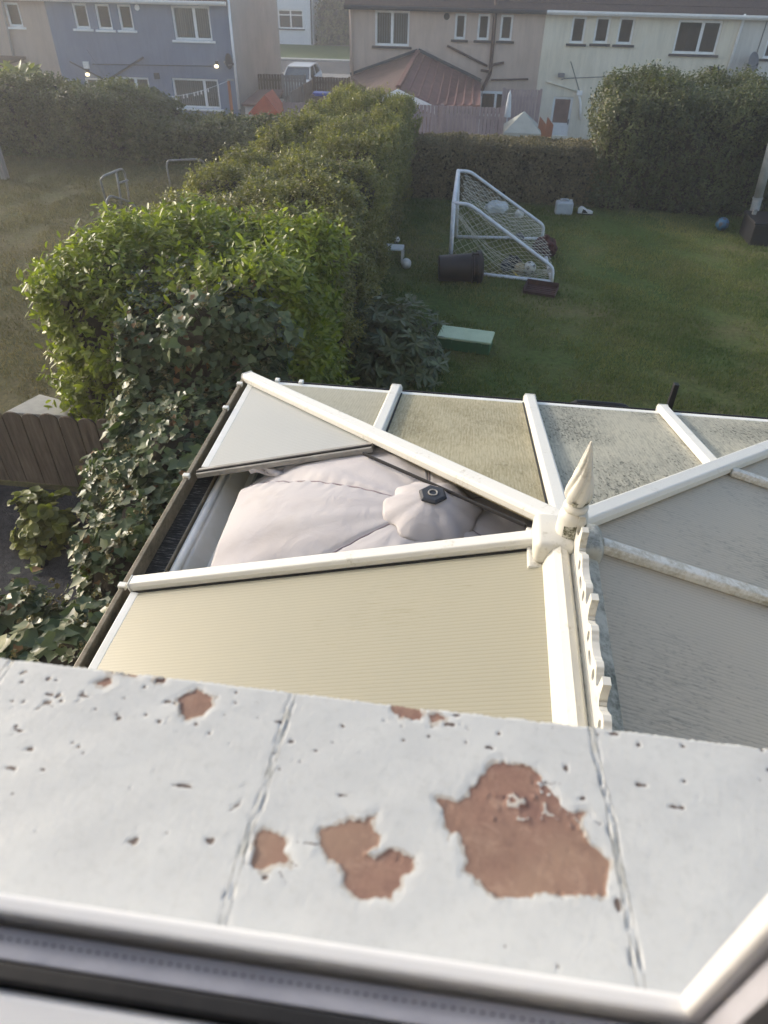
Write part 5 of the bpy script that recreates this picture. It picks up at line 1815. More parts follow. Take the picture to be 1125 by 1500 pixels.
def fit_window(root, h, Y, lights, sill_mat, blinds=False, transom=None, name='window'):
    a, b_, c_, d = h
    yf = Y + 0.07
    f = 0.085
    m = MB()
    m.box((a, yf, c_), (b_, yf + 0.06, c_ + f))
    m.box((a, yf, d - f), (b_, yf + 0.06, d))
    m.box((a, yf, c_ + f), (a + f, yf + 0.06, d - f))
    m.box((b_ - f, yf, c_ + f), (b_, yf + 0.06, d - f))
    for q in lights:
        x = a + (b_ - a) * q
        m.box((x - 0.065, yf - 0.004, c_ + f), (x + 0.05, yf + 0.06, d - f))
    if transom:
        z = c_ + (d - c_) * transom
        m.box((a + f, yf - 0.006, z - 0.04), (b_ - f, yf + 0.058, z + 0.04))
    w_ = m.build(name, M['trim_white'], root)
    MB().box((a + f - 0.01, yf + 0.022, c_ + f - 0.01), (b_ - f + 0.01, yf + 0.030, d - f + 0.01)).build('pane', M['glass'], w_)
    if sill_mat:
        MB().box((a - 0.12, Y - 0.09, c_ - 0.085), (b_ + 0.12, Y + 0.069, c_ - 0.003)).build('sill', M[sill_mat], w_, 0.01)
    if blinds:
        bl = MB()
        x = a + 0.05
        while x < b_ - 0.12:
            tw = random.uniform(0.02, 0.05)
            bl.add([(x, yf + 0.09, c_ + 0.05), (x + 0.065, yf + 0.09 + tw, c_ + 0.05), (x + 0.065, yf + 0.09 + tw, d - 0.02), (x, yf + 0.09, d - 0.02)], [(0, 1, 2, 3)])
            x += 0.1
        bl.build('blind', M['blind'], w_)
    return w_


def house(name, label, x0, x1, depth, wall, side, holes, Y=HY, zb=HG, ze=EAVE, ridge_h=2.6, roof='rooftile', gut='trim_white', roof_x=(0.0, 0.0)):
    root = thing(name, label, 'house', ((x0 + x1) / 2, Y, zb))
    wall_with_holes(x0, x1, zb, ze, Y, 0.24, holes).build('wall', M[wall], root)
    s = MB()
    zr_ = ze + ridge_h
    for xa, xb in ((x0, x0 + 0.2), (x1 - 0.2, x1)):
        s.prism([(xa, Y + 0.241, zb), (xa, Y + depth, zb), (xa, Y + depth, ze), (xa, Y + depth / 2, zr_ - 0.12), (xa, Y + 0.241, ze)], (xb - xa, 0, 0))
    s.box((x0 + 0.2, Y + depth - 0.24, zb), (x1 - 0.2, Y + depth, ze))
    s.box((x0 + 0.2, Y + 0.241, zb + 2.55), (x1 - 0.2, Y + depth - 0.24, zb + 2.7))
    s.build('side_wall', M[side], root)
    k = ridge_h / (depth / 2)
    oh = 0.28
    r_ = MB()
    ra, rb = x0 - roof_x[0], x1 + roof_x[1]
    for sgn, yy in ((1, Y), (-1, Y + depth)):
        e0 = (yy - oh * sgn, ze + 0.12 - oh * k)
        e1 = (Y + depth / 2, zr_ + 0.12)
        r_.prism([(ra, e0[0], e0[1]), (ra, e1[0], e1[1]), (ra, e1[0], e1[1] - 0.1), (ra, e0[0], e0[1] - 0.1)], (rb - ra, 0, 0))
    rf = r_.build('roof', M[roof], root)
    # courses of tiles on the slope that faces the garden
    tm = MB()
    nrow = int((depth / 2 + oh) / 0.32)
    for i in range(nrow):
        y0 = Y - oh + i * 0.32
        z0 = ze + 0.12 - oh * k + i * 0.32 * k
        n = int((rb - ra) / 0.30)
        for j in range(n):
            xx = ra + j * (rb - ra) / n
            ww = (rb - ra) / n - 0.012
            dz = random.uniform(0.016, 0.026)
            tm.add([(xx, y0, z0 + dz), (xx + ww, y0, z0 + dz), (xx + ww, y0 + 0.33, z0 + 0.33 * k + 0.006), (xx, y0 + 0.33, z0 + 0.33 * k + 0.006), (xx, y0, z0 - 0.005), (xx + ww, y0, z0 - 0.005)],
                   [(0, 1, 2, 3), (4, 5, 1, 0)])
    tm.build('tiles', M[roof], rf)
    g = MB()
    gy, gz = Y - oh - 0.02, ze + 0.03 - oh * k
    g.prism([(ra, gy, gz + 0.09), (ra, gy - 0.1, gz + 0.09), (ra, gy - 0.1, gz + 0.03), (ra, gy - 0.06, gz - 0.03), (ra, gy, gz - 0.03)], (rb - ra, 0, 0))
    g.build('gutter', M[gut], root)
    MB().box((ra, gy + 0.001, gz - 0.06), (rb, gy + 0.03, gz + 0.085)).build('fascia', M[gut], root)
    return root


def pipe(root, pts, r, mat, name='drainpipe'):
    return MB().tube(smooth_path([ony(x, y, Y) for x, y, Y in pts], 0.15), r, 8).build(name, M[mat], root, smooth=True)


Yp = HY - 0.07
# beige end of the terrace, far left
XB = ony(77, 55, HY).x
XBR = -11.08
h1 = [rect(25, 10, 84, 110, 0)]
ho = house('beige_house', 'beige rendered house at the far left, cut by the photo edge', XB - 8.0, XB - 0.003, 8.2, 'tan_wall', 'tan_wall', h1)
fit_window(ho, h1[0], HY, [], 'trim_white')
pipe(ho, [(2, 0, Yp), (28, 120, Yp)], 0.05, 'wood_grey')
MB().box((XB - 5.0, HY - 2.2, HG), (XB - 1.7, HY - 0.02, ony(50, 98, 33).z)).build('porch', M['tan_wall'], ho)
MB().box((XB - 5.2, HY - 2.4, ony(50, 98, 33).z + 0.003), (XB - 1.5, HY - 0.02, ony(50, 98, 33).z + 0.12)).build('porch_roof', M['wood_brown'], ho)

# blue house
hb = [rect(303, 14, 363, 118, 0), rect(396, 16, 456, 122, 0), rect(488, 18, 545, 124, 0), rect(712, 24, 868, 166, 0), rect(484, 318, 620, 440, 0), rect(716, 324, 904, 446, 0), rect(360, 322, 446, 440, 0)]
bh = house('blue_house', 'blue rendered terraced house with white window frames and two lit wall lamps', XB, XBR, 8.2, 'blue_wall', 'grey_wall', hb)
for i in range(3):
    fit_window(bh, hb[i], HY, [], 'trim_white')
fit_window(bh, hb[3], HY, [0.58], 'trim_white', True)
fit_window(bh, hb[4], HY, [0.6], 'trim_white')
fit_window(bh, hb[5], HY, [0.69], 'trim_white', True)
fit_window(bh, hb[6], HY, [0.55], 'trim_white')
pipe(bh, [(333.5, -6, Yp), (350.5, 160, Yp)], 0.055, 'trim_white')
pipe(bh, [(102, 90, Yp), (151, 116, Yp)], 0.03, 'dish_dark', 'waste_pipe')
pipe(bh, [(127, 73, Yp), (155, 116, Yp)], 0.022, 'blue_wall', 'cable')
pipe(bh, [(210, 84, Yp), (163, 114, Yp)], 0.045, 'dish_dark', 'waste_pipe')
pipe(bh, [(135, 94, Yp), (313, 97, Yp)], 0.018, 'dish_dark', 'cable')
c_ = ony(201, 11, HY)
MB().lathe([(0, 0), (0.11, 0), (0.11, 0.04), (0.06, 0.05), (0, 0.05)], c_, (0, -1, 0), 18).build('vent', M['trim_white'], bh)
c_ = ony(230, 111, HY)
MB().box((c_.x - 0.12, HY - 0.08, c_.z - 0.12), (c_.x + 0.12, HY - 0.001, c_.z + 0.12)).build('meter_box', M['dish_dark'], bh, 0.01)
for (bx_, by_, lx, ly, lab) in ((127, 95, 128, 108, 'lit wall lamp under a square white sensor box on the blue house'), (322, 97, 317, 96, 'lit wall lamp next to the satellite dish on the blue house')):
    q = ony(lx, ly, HY - 0.15)
    lr = thing('wall_lamp', lab, 'wall lamp', (q.x, HY, q.z), 'lit lamps on the blue house')
    MB().box((q.x - 0.05, HY - 0.12, q.z - 0.02), (q.x + 0.05, HY - 0.002, q.z + 0.16)).build('bracket', M['bin'], lr)
    MB().lathe([(0, 0), (0.06, 0.005), (0.09, 0.05), (0.075, 0.11), (0, 0.13)], (q.x, HY - 0.16, q.z - 0.09), n=14).build('bulb', M['lamp'], lr, smooth=True)
    if by_ < 96:
        s_ = ony(bx_, by_, HY)
        MB().box((s_.x - 0.13, HY - 0.1, s_.z - 0.13), (s_.x + 0.13, HY - 0.002, s_.z + 0.13)).build('sensor_box', M['whiteplastic'], lr, 0.01)


def dish(px, py, Y, rx, rz, mat, label, aim=(0.5, -0.8, 0.3)):
    c_ = ony(px, py, Y - 0.35)
    root = thing('satellite_dish', label, 'satellite dish', (c_.x, Y, c_.z), 'satellite dishes on the house walls')
    ax = Vector(aim).normalized()
    prof = [(0.0, 0.0), (rx * 0.3, 0.008), (rx * 0.6, 0.035), (rx * 0.85, 0.075), (rx, 0.105), (rx * 0.99, 0.115), (rx * 0.6, 0.05), (0.0, 0.02)]
    MB().lathe(prof, c_, ax, 28).build('reflector', M[mat], root, smooth=True)
    MB().tube([c_ + Vector((0, 0, -0.15)), c_ + ax * 0.3 + Vector((0, 0, -0.12))], 0.015, 6).build('feed_arm', M['metal_grey'], root)
    MB().box((c_ + ax * 0.3 - Vector((0.03, 0.03, 0.15)))[:], (c_ + ax * 0.3 + Vector((0.03, 0.03, -0.07)))[:]).build('receiver', M['dish_dark'], root)
    MB().tube(smooth_path([c_ - ax * 0.02, c_ - ax * 0.15, Vector((c_.x - 0.05, Y - 0.005, c_.z - 0.3))], 0.1), 0.022, 8).build('bracket', M['metal_grey'], root)


dish(332, 90, HY, 0.3, 0.3, 'dish_dark', 'dark satellite dish seen edge on beside the blue house downpipe', (0.98, -0.2, 0.1))
dish(1047, 106, HY, 0.33, 0.33, 'dish_dark', 'dark satellite dish peeking over the tall hedge', (0.3, 0.2, 0.9))
dish(1100, 92, HY, 0.36, 0.36, 'dish', 'grey satellite dish nearest the right edge of the photo', (0.65, -0.7, 0.25))

# middle house
XM0, XM1, XC1 = -5.95, ony(795, 60, HY).x, ony(1077, 70, HY).x
hm = [rect(476, 43, 618, 190, 380), rect(805, 55, 851, 163, 380), rect(899, 57, 948, 166, 380), rect(992, 60, 1043, 168, 380)]
mh = house('middle_house', 'pinkish beige house with brown drainpipes and a terracotta roofed extension', XM0, XM1 - 0.003, 8.2, 'beige_wall', 'beige_wall', hm, gut='dish_dark', roof_x=(0.15, 0))
fit_window(mh, hm[0], HY, [0.5], 'sill_dark', True)
for i in (1, 2, 3):
    fit_window(mh, hm[i], HY, [], 'sill_dark')
pipe(mh, [(727.5, -6, Yp), (723, 50, Yp), (718, 108, Yp), (707, 130, Yp), (705, 140, Yp)], 0.075, 'pipe_brown')
pipe(mh, [(655, 67, Yp), (714, 97, Yp)], 0.045, 'pipe_brown', 'waste_pipe')
pipe(mh, [(704, 103, Yp - 0.06), (717, 105, Yp - 0.06), (721, 95, Yp - 0.06), (738, 92, Yp)], 0.05, 'pipe_brown', 'waste_pipe')
pipe(mh, [(719, 117, Yp), (774, 116, Yp)], 0.035, 'pipe_brown', 'waste_pipe')
pipe(mh, [(513, 8, Yp), (516.5, 112, Yp)], 0.05, 'beige_wall')
c_ = ony(654.5, 24, HY)
MB().lathe([(0, 0), (0.12, 0), (0.12, 0.02), (0.09, 0.03), (0.09, 0.012), (0, 0.012)], c_, (0, -1, 0), 18).build('vent', M['rubber'], mh)
c_ = ony(636, 25, HY)
MB().lathe([(0, 0), (0.08, 0), (0.08, 0.02), (0, 0.03)], c_, (0, -1, 0), 18).build('vent', M['beige_wall'], mh)


def extension():
    root = thing('extension', 'low extension with a ribbed terracotta roof and white bargeboard', 'extension', (-3.0, 31.5, HG))
    aw, af = ony(612, 76, 34.98), ony(583, 129, 29.0)
    rw, rf_ = ony(704, 121, 34.98), ony(704, 154, 29.0)
    lw, lf = ony(514, 111, 34.98), ony(552, 143, 29.0)
    fr_ = ony(638, 155, 28.95)
    th = Vector((0, 0, -0.14))
    MB().prism([aw, rw, rf_, fr_, af], th).build('roof', M['terracotta'], root)
    lo = MB().prism([aw + Vector((-0.004, 0, 0)), af + Vector((-0.004, 0, 0)), lf, lw], th).build('roof', M['roof_brown'], root)
    lo['label'] = 'darker brown roof slope'
    # raised seams down the redder slope
    for i in range(1, 9):
        t = i / 9
        a = aw.lerp(rw, t)
        bb = (af.lerp(fr_, min(1, t / 0.42)) if t < 0.42 else fr_.lerp(rf_, (t - 0.42) / 0.58))
        MB().bar(a + Vector((0, 0, 0.004)), bb + Vector((0, 0, 0.004)), 0.07, 0.035).build('roof_seam', M['terracotta'], root)
    n = 16
    for i in range(n):
        p0, p1 = aw.lerp(af, i / n), aw.lerp(af, (i + 0.96) / n)
        MB().bar(p0, p1, 0.2, 0.085).build('ridge_tile', M['terracotta_dark'], root)
    MB().bar(aw + Vector((0, -0.03, 0.02)), rw + Vector((0, -0.03, 0.02)), 0.06, 0.12).build('flashing', M['dish_dark'], root)
    MB().bar(aw + Vector((0, -0.03, 0.02)), lw + Vector((0, -0.03, 0.02)), 0.06, 0.10).build('flashing', M['dish_dark'], root)
    k = Vector((0, -0.02, -0.02))
    d = Vector((0, 0, -0.34))
    MB().prism([af + k, fr_ + k, fr_ + k + d * 0.75, af + k + d], (0, -0.05, 0)).build('bargeboard', M['trim_white'], root)
    MB().prism([af + k, lf + k, lf + k + d * 0.75, af + k + d], (0, -0.048, 0)).build('bargeboard', M['trim_white'], root)
    zt = fr_.z - 0.2
    MB().prism([(lf.x + 0.1, 29.15, HG), (fr_.x - 0.1, 29.15, HG), (fr_.x - 0.1, 29.15, zt), (af.x, 29.15, af.z - 0.2), (lf.x + 0.1, 29.15, zt)], (0, 0.2, 0)).build('gable_wall', M['brick'], root)
    MB().box((fr_.x - 0.1, 29.3, HG), (rf_.x - 0.25, 34.98, rf_.z - 0.35)).build('side_wall', M['tan_wall'], root)
    c2 = af + Vector((0, -0.06, -0.5))
    MB().box((c2.x - 0.12, c2.y - 0.02, c2.z - 0.12), (c2.x + 0.12, c2.y + 0.05, c2.z + 0.12)).build('lamp_box', M['trim_white'], root)


extension()

# cream house and its neighbour
hc_ = [rect(314, 67, 373, 180, 725), rect(411, 69, 472, 180, 725), rect(507, 71, 572, 184, 725), rect(744, 83, 926, 224, 725), rect(230, 398, 312, 560, 725)]
ch = house('cream_house', 'cream rendered house with dark sills and a white back door', XM1, XC1 - 0.003, 8.2, 'cream_wall', 'cream_wall', hc_)
for i in range(3):
    fit_window(ch, hc_[i], HY, [], 'sill_dark')
fit_window(ch, hc_[3], HY, [0.58], 'sill_dark')
a, b_, c_, d = hc_[4]
yf = HY + 0.06
dm = MB()
dm.box((a, yf, c_), (a + 0.1, yf + 0.06, d)); dm.box((b_ - 0.1, yf, c_), (b_, yf + 0.06, d)); dm.box((a + 0.1, yf, d - 0.1), (b_ - 0.1, yf + 0.06, d)); dm.box((a + 0.1, yf + 0.002, c_), (b_ - 0.1, yf + 0.058, c_ + 0.5))
dr = dm.build('door', M['trim_white'], ch)
MB().box((a + 0.09, yf + 0.02, c_ + 0.49), (b_ - 0.09, yf + 0.04, d - 0.09)).build('pane', M['oldroof'], dr)
MB().box((b_ - 0.09, yf - 0.04, c_ + 0.45), (b_ - 0.05, yf, c_ + 0.65)).build('handle', M['black'], dr)
pipe(ch, [(1091, 22, HY - 0.3), (1088, 32, Yp), (1062, 116, Yp)], 0.055, 'trim_white')
pipe(ch, [(848, 140, Yp), (850, 150, Yp), (850, 175, Yp)], 0.05, 'trim_white')
c_ = ony(849, 136, HY - 0.1)
MB().box((c_.x - 0.11, HY - 0.2, c_.z - 0.08), (c_.x + 0.11, HY - 0.003, c_.z + 0.08)).build('hopper', M['trim_white'], ch)
pipe(ch, [(800, 119, Yp), (845, 133, Yp)], 0.035, 'cream_wall', 'waste_pipe')
pipe(ch, [(836, 90, HY - 0.02), (849, 134, HY - 0.02)], 0.012, 'dish_dark', 'cable')
pipe(ch, [(822, 117, HY - 0.02), (826, 115, HY - 0.02), (895, 112, HY - 0.02)], 0.015, 'dish', 'cable')
c_ = ony(822, 111, HY - 0.1)
lamp = MB().box((c_.x - 0.13, HY - 0.22, c_.z - 0.05), (c_.x + 0.13, HY - 0.003, c_.z + 0.09)).build('floodlight', M['dish'], ch, 0.01)
hr = [(13.0, 14.2, ony(1120, 88, HY).z, ony(1122, 30, HY).z)]
xw = ony(1121, 70, HY).x
hr = [(xw, xw + 1.4, ony(1121, 86, HY).z, ony(1121, 40, HY).z)]
rh = house('pale_house', 'pale off white house behind the grey satellite dish', XC1, XC1 + 8, 8.2, 'pale_wall', 'pale_wall', hr)
fit_window(rh, hr[0], HY, [0.5], 'sill_dark')
pipe(rh, [(1124, 30, HY - 0.02), (1108, 80, HY - 0.02)], 0.014, 'dish_dark', 'cable')

# across the street
WY = 67.0
wa, wb = ony(463, 30, WY).x - 0.3, None
hw_ = [rect(78, 40, 180, 118, 380, Y=WY)]
wh = house('white_house', 'white rendered house across the street, one window showing', wa - 14, wa, 8, 'white_wall', 'white_wall', hw_, Y=WY, zb=-2.9, ze=2.3)
fit_window(wh, hw_[0], WY, [0.5], 'sill_dark', transom=0.72)
pipe(wh, [(455, -5, WY - 0.06), (457, 65, WY - 0.06)], 0.06, 'dish_dark')
pipe(wh, [(394, 5, WY - 0.06), (397, 36, WY - 0.06)], 0.09, 'dish_dark')
hedge('conifer_hedge', 'dark hedge beside the white house across the street', (wa + 0.4, 67.5, -2.9), (wa + 12, 69.5, 3.5), 3500, 6, 0.22, 'diamond', M['dull'], (1, 1, 0.1, 0.3, 0.3), 0.5, 101, 0.4, 3, 0.4, 1.0)


def plank_fence(name, label, pa, pb, h, mat, w_=0.12, gap=0.012, posts=True, zb=None, rails=True):
    """Vertical boards between two ground points."""
    a, b_ = Vector(pa), Vector(pb)
    root = thing(name, label, 'fence', ((a.x + b_.x) / 2, (a.y + b_.y) / 2, min(a.z, b_.z)))
    d = b_ - a
    L = Vector((d.x, d.y, 0)).length
    u = Vector((d.x, d.y, 0)).normalized()
    nrm = Vector((u.y, -u.x, 0))
    m = MB()
    n = int(L / (w_ + gap))
    for i in range(n):
        s = a + d * (i / n)
        p = [s, s + u * w_, s + u * w_ + Vector((0, 0, h + random.uniform(-0.015, 0.015))), s + Vector((0, 0, h + random.uniform(-0.015, 0.015)))]
        m.prism([q + nrm * random.uniform(0, 0.006) for q in p], nrm * 0.018)
    m.build('boards', M[mat], root)
    m = MB()
    for k in (0.2, 0.85):
        m.prism([a + Vector((0, 0, h * k)), b_ + Vector((0, 0, h * k)), b_ + Vector((0, 0, h * k + 0.08)), a + Vector((0, 0, h * k + 0.08))], nrm * -0.05)
    m.build('rail', M[mat], root)
    if posts:
        k = max(1, int(L / 1.9))
        for i in range(k + 1):
            s = a + d * (i / k) + nrm * 0.025
            MB().prism([s - u * 0.045, s + u * 0.045, s + u * 0.045 + nrm * 0.05, s - u * 0.045 + nrm * 0.05], (0, 0, h + 0.05)).build('post', M[mat], root)
    return root


def fence_px(name, label, x0, x1, ytop0, ytop1, Y0, Y1, mat, **k):
    a, b_ = ony(x0, ytop0, Y0), ony(x1, ytop1, Y1)
    za, zb_ = HG, HG
    return plank_fence(name, label, (a.x, a.y, za), (b_.x, b_.y, za), (a.z + b_.z) / 2 - za, mat, **k)


fence_px('board_fence', 'pale pinkish board fence in front of the terracotta extension', 560, 738, 151, 158, 28.4, 28.4, 'wood_pale')
fence_px('board_fence', 'tall pale pink board fence between the beige and cream houses', 738, 793, 131, 131, 33.2, 33.2, 'wood_pale')
fence_px('board_fence', 'dark brown fence panel left of the silver car', 376, 414, 108, 109, 38.5, 38.5, 'wood_brown')
fence_px('board_fence', 'grey board gate directly in front of the silver car', 413, 447, 110, 110, 38.4, 38.4, 'wood_grey')
fence_px('board_fence', 'pale fence running away to the right of the gate', 424, 459, 142, 109, 34.5, 38.6, 'wood_grey')
fence_px('board_fence', 'dark grey slatted fence beside the end of the beige house', 459, 512, 112, 114, 38.2, 38.2, 'wood_brown')
fence_px('board_fence', 'low faded board fence at the blue box', 416, 520, 151, 152, 33.6, 33.6, 'wood_pale')
P = ony(466, 146, 33.4)
bb = thing('recycling_box', 'bright blue recycling box above the low faded fence', 'box', (P.x, 33.2, HG))
MB().prism([(P.x - 0.28, 34.0, -1.2), (P.x + 0.28, 34.0, -1.2), (P.x + 0.33, 34.0, P.z + 0.1), (P.x - 0.33, 34.0, P.z + 0.1)], (0, 0.4, 0)).build('body', M['blue_plastic'], bb, 0.02)
MB().box((P.x - 0.36, 33.97, P.z + 0.1), (P.x + 0.36, 34.43, P.z + 0.16)).build('rim', M['blue_plastic'], bb, 0.01)
MB().box((P.x - 0.5, 33.9, HG), (P.x + 0.5, 34.5, -1.21)).build('stand', M['wood_brown'], bb)

# shed, playhouse, washing line
def shed():
    a, b_ = ony(354, 152, 34.2), ony(415, 131, 36.5)
    c_ = ony(378, 131, 36.5)
    d = ony(400, 153, 34.2)
    root = thing('garden_shed', 'pale walled shed with a flat faded brown roof by the blue house', 'shed', ((a.x + d.x) / 2, 35, HG))
    z0, z1 = a.z, b_.z
    MB().prism([a, d, b_, c_], (0, 0, -0.09)).build('roof', M['oldroof'], root)
    MB().box((a.x + 0.1, 34.3, HG), (d.x - 0.05, 36.3, min(z0, z1) - 0.09)).build('wall', M['pale_wall'], root)
    MB().box((d.x - 0.9, 34.27, HG), (d.x - 0.2, 34.31, z0 - 0.35)).build('door', M['wood_grey'], root)


shed()


def playhouse():
    ap, l_, r_ = ony(388, 141, 32.6), ony(364, 168, 32.6), ony(408, 168, 32.6)
    root = thing('playhouse', 'small playhouse with a steep orange gable beyond the hedge', 'playhouse', (ap.x, 33, HG))
    MB().prism([ap, l_, r_], (0, 0.05, 0)).build('gable', M['orange'], root)
    t = Vector((0, 0, 0.06))
    for e in (l_, r_):
        MB().prism([ap + t, e + t, e + Vector((0, 0, -0.01)), ap + Vector((0, 0, -0.01))], (0, 1.3, 0)).build('roof', M['orange'], root)
    MB().box((l_.x + 0.15, 32.7, HG), (r_.x - 0.15, 33.8, l_.z)).build('wall', M['orange_wood'], root)


playhouse()


def washing_line():
    t, bt = ony(334, 117, 33), ony(343, 167, 33)
    root = thing('washing_line', 'orange brown post carrying a washing line with white pegs', 'washing line', (t.x, 33, HG))
    MB().prism([(t.x - 0.06, 33, HG), (t.x + 0.06, 33, HG), (t.x + 0.05, 33, t.z), (t.x - 0.05, 33, t.z)], (0, 0.1, 0)).build('post', M['orange_wood'], root)
    MB().box((t.x - 0.02, 32.9, t.z - 0.02), (t.x + 0.25, 32.98, t.z + 0.04)).build('hook', M['metal_grey'], root)
    e = ony(236, 143, 30.5)
    pts = []
    for i in range(20):
        q = i / 19
        p = Vector((t.x, 32.98, t.z - 0.03)).lerp(e, q)
        p.z -= 0.12 * math.sin(PI * q)
        pts.append(p)
    ln = MB().tube(pts, 0.009, 5).build('line', M['metal_white'], root)
    pg = MB()
    for k in (3, 6, 8, 9, 10, 12, 13, 15, 16):
        p = pts[k]
        pg.box((p.x - 0.025, p.y - 0.02, p.z - 0.12), (p.x + 0.025, p.y + 0.02, p.z + 0.02))
    pg.build('peg', M['whiteplastic'], ln)


washing_line()

# things by the beige/cream boundary
P0, P1 = ony(741, 131, 31), ony(743, 172, 31)
root = thing('closed_parasol', 'thin closed white parasol before the tall pink fence', 'parasol', (P0.x, 31, HG))
MB().lathe([(0, 0), (0.03, 0), (0.03, 0.5), (0, 0.5)], (P1.x, 31, HG), n=10).build('pole', M['metal_white'], root)
MB().lathe([(0.0, 0), (0.13, 0.02), (0.10, 0.4), (0.06, P0.z - P1.z - 0.15), (0.0, P0.z - P1.z)], (P1.x, 31, P1.z), n=10).build('canopy', M['whiteplastic'], root)
MB().tube([(P1.x, 31, HG + 0.4), (P1.x, 31, P1.z + 0.05)], 0.022, 8).build('mast', M['metal_white'], root)
ap = ony(768, 163, 29)
bl, br_ = ony(738, 194, 28.3), ony(793, 194, 28.3)
root = thing('pyramid_tent', 'pale grey pyramid play tent behind the clipped hedge', 'tent', (ap.x, 29, HG))
Yb0, Yb1 = 28.3, 29.8
bs = [Vector((bl.x, Yb0, bl.z)), Vector((br_.x, Yb0, bl.z)), Vector((br_.x, Yb1, bl.z)), Vector((bl.x, Yb1, bl.z))]
MB().add([ap] + bs, [(0, 1, 2), (0, 2, 3), (0, 3, 4), (0, 4, 1), (4, 3, 2, 1)]).build('top', M['tent'], root)
MB().box((bl.x, Yb0, HG), (br_.x, Yb1, bl.z - 0.002)).build('side', M['tent'], root)
for i, (x0, x1, yt, yl) in enumerate(((784, 797, 170, 178), (795, 808, 171, 188))):
    a, b_ = ony(x0, 196, 28.9 + 0.15 * i), ony(x1, 196, 28.9 + 0.15 * i)
    t = ony(x0 + 3, yt, 28.9 + 0.15 * i)
    o = MB().prism([(a.x, a.y, HG), (b_.x, a.y, HG), (b_.x + 0.02, a.y, t.z - 0.25), (t.x + 0.1, a.y, t.z)], (0, 0.03, 0)).build('timber_board', M['orange_wood'], None)
    tag(o, ['orange brown board next to the grey pyramid tent', 'orange brown board nearest the white back door'][i], 'board', 'boards standing by the pyramid tent')
# patio door of the extension side
P = [ony(704, 133, 34.9), ony(736, 168, 34.9)]
rect_ = (P[0].x, P[1].x, P[1].z - 0.8, P[0].z)
pd = thing('patio_door', 'white framed glazed door at the foot of the brown drainpipe', 'door', (P[0].x + 0.5, 34.85, HG))
m = MB()
a, b_, c_, d = rect_[0], rect_[1], rect_[2], rect_[3]
m.box((a, 34.86, c_), (a + 0.09, 34.95, d)); m.box((b_ - 0.09, 34.86, c_), (b_, 34.95, d)); m.box((a + 0.09, 34.86, d - 0.09), (b_ - 0.09, 34.95, d)); m.box(((a + b_) / 2 + 0.1, 34.862, c_), ((a + b_) / 2 + 0.2, 34.948, d - 0.09)); m.box((a + 0.09, 34.864, d - 0.95), (b_ - 0.09, 34.946, d - 0.85))
m.box((a, 34.86, HG), (b_, 34.95, c_))
m.build('frame', M['trim_white'], pd)
MB().box((a + 0.08, 34.90, c_), (b_ - 0.08, 34.91, d - 0.08)).build('pane', M['glass'], pd)
MB().box((a + 0.08, 34.952, c_), (b_ - 0.08, 34.985, d - 0.08)).build('backing', M['oldroof'], pd)


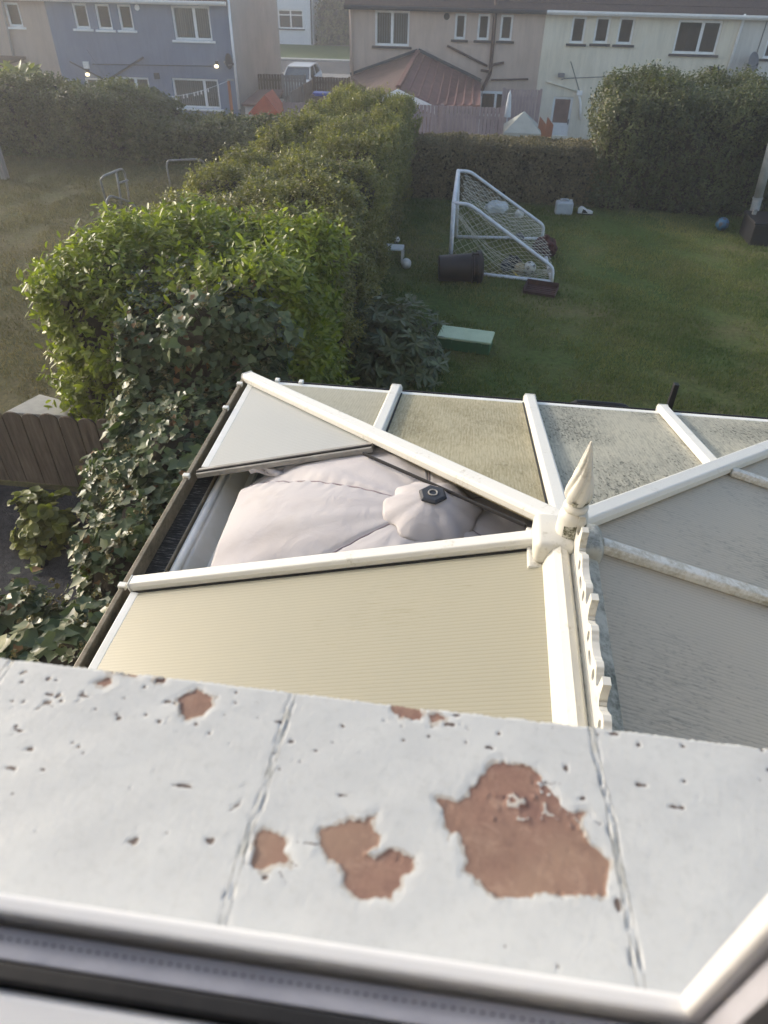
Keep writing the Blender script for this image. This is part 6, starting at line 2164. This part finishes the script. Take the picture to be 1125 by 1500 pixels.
def car():
    x0, x1 = ony(414, 108, 44).x, ony(455, 105, 44).x
    W = x1 - x0
    zt = ony(433, 97, 44.8).z
    cx = (x0 + x1) / 2
    zb = HG
    H = zt - zb
    root = thing('parked_car', 'silver hatchback parked between the blue and beige houses', 'car', (cx, 46, HG))
    w2 = 0.86
    secs = [(43.0, 0.35, 0.62, w2 * 0.86), (43.15, 0.22, 0.75, w2 * 0.95), (43.9, 0.2, 0.95, w2), (45.6, 0.2, 0.98, w2), (46.8, 0.2, 1.0, w2), (47.0, 0.25, 0.98, w2 * 0.95), (47.1, 0.35, 0.9, w2 * 0.9)]
    vs, fs = [], []
    for y, a, b_, ww in secs:
        vs += [(cx - ww, y, zb + a), (cx - ww, y, zb + b_ - 0.12), (cx - ww * 0.92, y, zb + b_), (cx + ww * 0.92, y, zb + b_), (cx + ww, y, zb + b_ - 0.12), (cx + ww, y, zb + a)]
    n = 6
    for i in range(len(secs) - 1):
        for j in range(n):
            fs.append((i * n + j, i * n + (j + 1) % n, (i + 1) * n + (j + 1) % n, (i + 1) * n + j))
    fs += [tuple(range(n)), tuple(range((len(secs) - 1) * n, len(secs) * n))]
    MB().add(vs, fs).build('body', M['carpaint'], root, 0.03)
    cab = [(43.85, 0.95, w2 * 0.9), (44.55, H - 0.02, w2 * 0.74), (45.4, H, w2 * 0.76), (46.3, H - 0.03, w2 * 0.74), (46.85, 0.98, w2 * 0.88)]
    vs, fs = [], []
    for y, z, ww in cab:
        vs += [(cx - ww, y, zb + z), (cx + ww, y, zb + z)]
    cb = MB()
    # roof shell and pillars
    r_ = [Vector((cx + s * ww, y, zb + z)) for y, z, ww in cab[1:4] for s in (-1, 1)]
    cb.prism([r_[0], r_[1], r_[3], r_[2]], (0, 0, 0.05)).prism([r_[2], r_[3], r_[5], r_[4]], (0, 0, 0.05))
    for s in (-1, 1):
        lo_f, lo_b = Vector((cx + s * cab[0][2], cab[0][0], zb + 0.95)), Vector((cx + s * cab[4][2], cab[4][0], zb + 0.98))
        hi_f, hi_b, hi_m = Vector((cx + s * cab[1][2], cab[1][0], zb + cab[1][1])), Vector((cx + s * cab[3][2], cab[3][0], zb + cab[3][1])), Vector((cx + s * cab[2][2], cab[2][0], zb + cab[2][1]))
        cb.tube([lo_f, hi_f], 0.035, 6).tube([lo_b, hi_b], 0.06, 6).tube([Vector((cx + s * w2 * 0.9, 45.4, zb + 0.97)), hi_m], 0.03, 6)
        MB().prism([lo_f, lo_b, hi_b, hi_m, hi_f], (-s * 0.02, 0, 0)).build('side_window', M['glass'], root)
    cb.build('roof', M['carpaint'], root, 0.01)
    f0 = [Vector((cx + s * cab[0][2], cab[0][0], zb + 0.95)) for s in (-1, 1)]
    f1 = [Vector((cx + s * cab[1][2], cab[1][0], zb + cab[1][1])) for s in (-1, 1)]
    MB().prism([f0[0], f0[1], f1[1], f1[0]], (0, 0.02, 0)).build('windscreen', M['glass'], root)
    f0 = [Vector((cx + s * cab[4][2], cab[4][0], zb + 0.98)) for s in (-1, 1)]
    f1 = [Vector((cx + s * cab[3][2], cab[3][0], zb + cab[3][1])) for s in (-1, 1)]
    MB().prism([f0[0], f0[1], f1[1], f1[0]], (0, -0.02, 0)).build('rear_window', M['glass'], root)
    MB().box((cx - 0.7, 44.4, zb + 0.3), (cx + 0.7, 46.6, zb + 0.93)).build('seats', M['black'], root)
    for y in (43.75, 46.3):
        for s in (-1, 1):
            wl_ = MB().lathe([(0, -0.09), (0.3, -0.09), (0.32, -0.06), (0.32, 0.06), (0.3, 0.09), (0, 0.09)], (cx + s * 0.8, y, zb + 0.32), (1, 0, 0), 20).build('wheel', M['rubber'], root)
            MB().lathe([(0, -0.095), (0.19, -0.095), (0.19, 0.095), (0, 0.095)], (cx + s * 0.8, y, zb + 0.32), (1, 0, 0), 16).build('rim', M['metal_grey'], wl_)
    for s in (-1, 1):
        MB().box((cx + s * 0.48, 42.98, zb + 0.55), (cx + s * 0.72, 43.06, zb + 0.68)).build('headlight', M['clearish'], root, 0.02)


car()


# ------------------------------------------------------------------ air: thin haze added to stand in for the veil on the window glass
def haze():
    m = bpy.data.materials.new('glass_veil')
    m.use_nodes = True
    t = m.node_tree
    t.nodes.clear()
    o_ = t.nodes.new('ShaderNodeOutputMaterial')
    v = t.nodes.new('ShaderNodeVolumePrincipled')
    v.inputs['Color'].default_value = (0.95, 0.96, 1.0, 1)
    v.inputs['Density'].default_value = 0.0033
    v.inputs['Anisotropy'].default_value = 0.45
    t.links.new(v.outputs[0], o_.inputs['Volume'])
    o = MB().box((-230, -130, -4.2), (230, 310, 9.0)).build('haze', m)
    o['kind'] = 'stuff'
    o['label'] = 'thin added haze standing in for the veil on the window glass'
    o['category'] = 'haze'


haze()
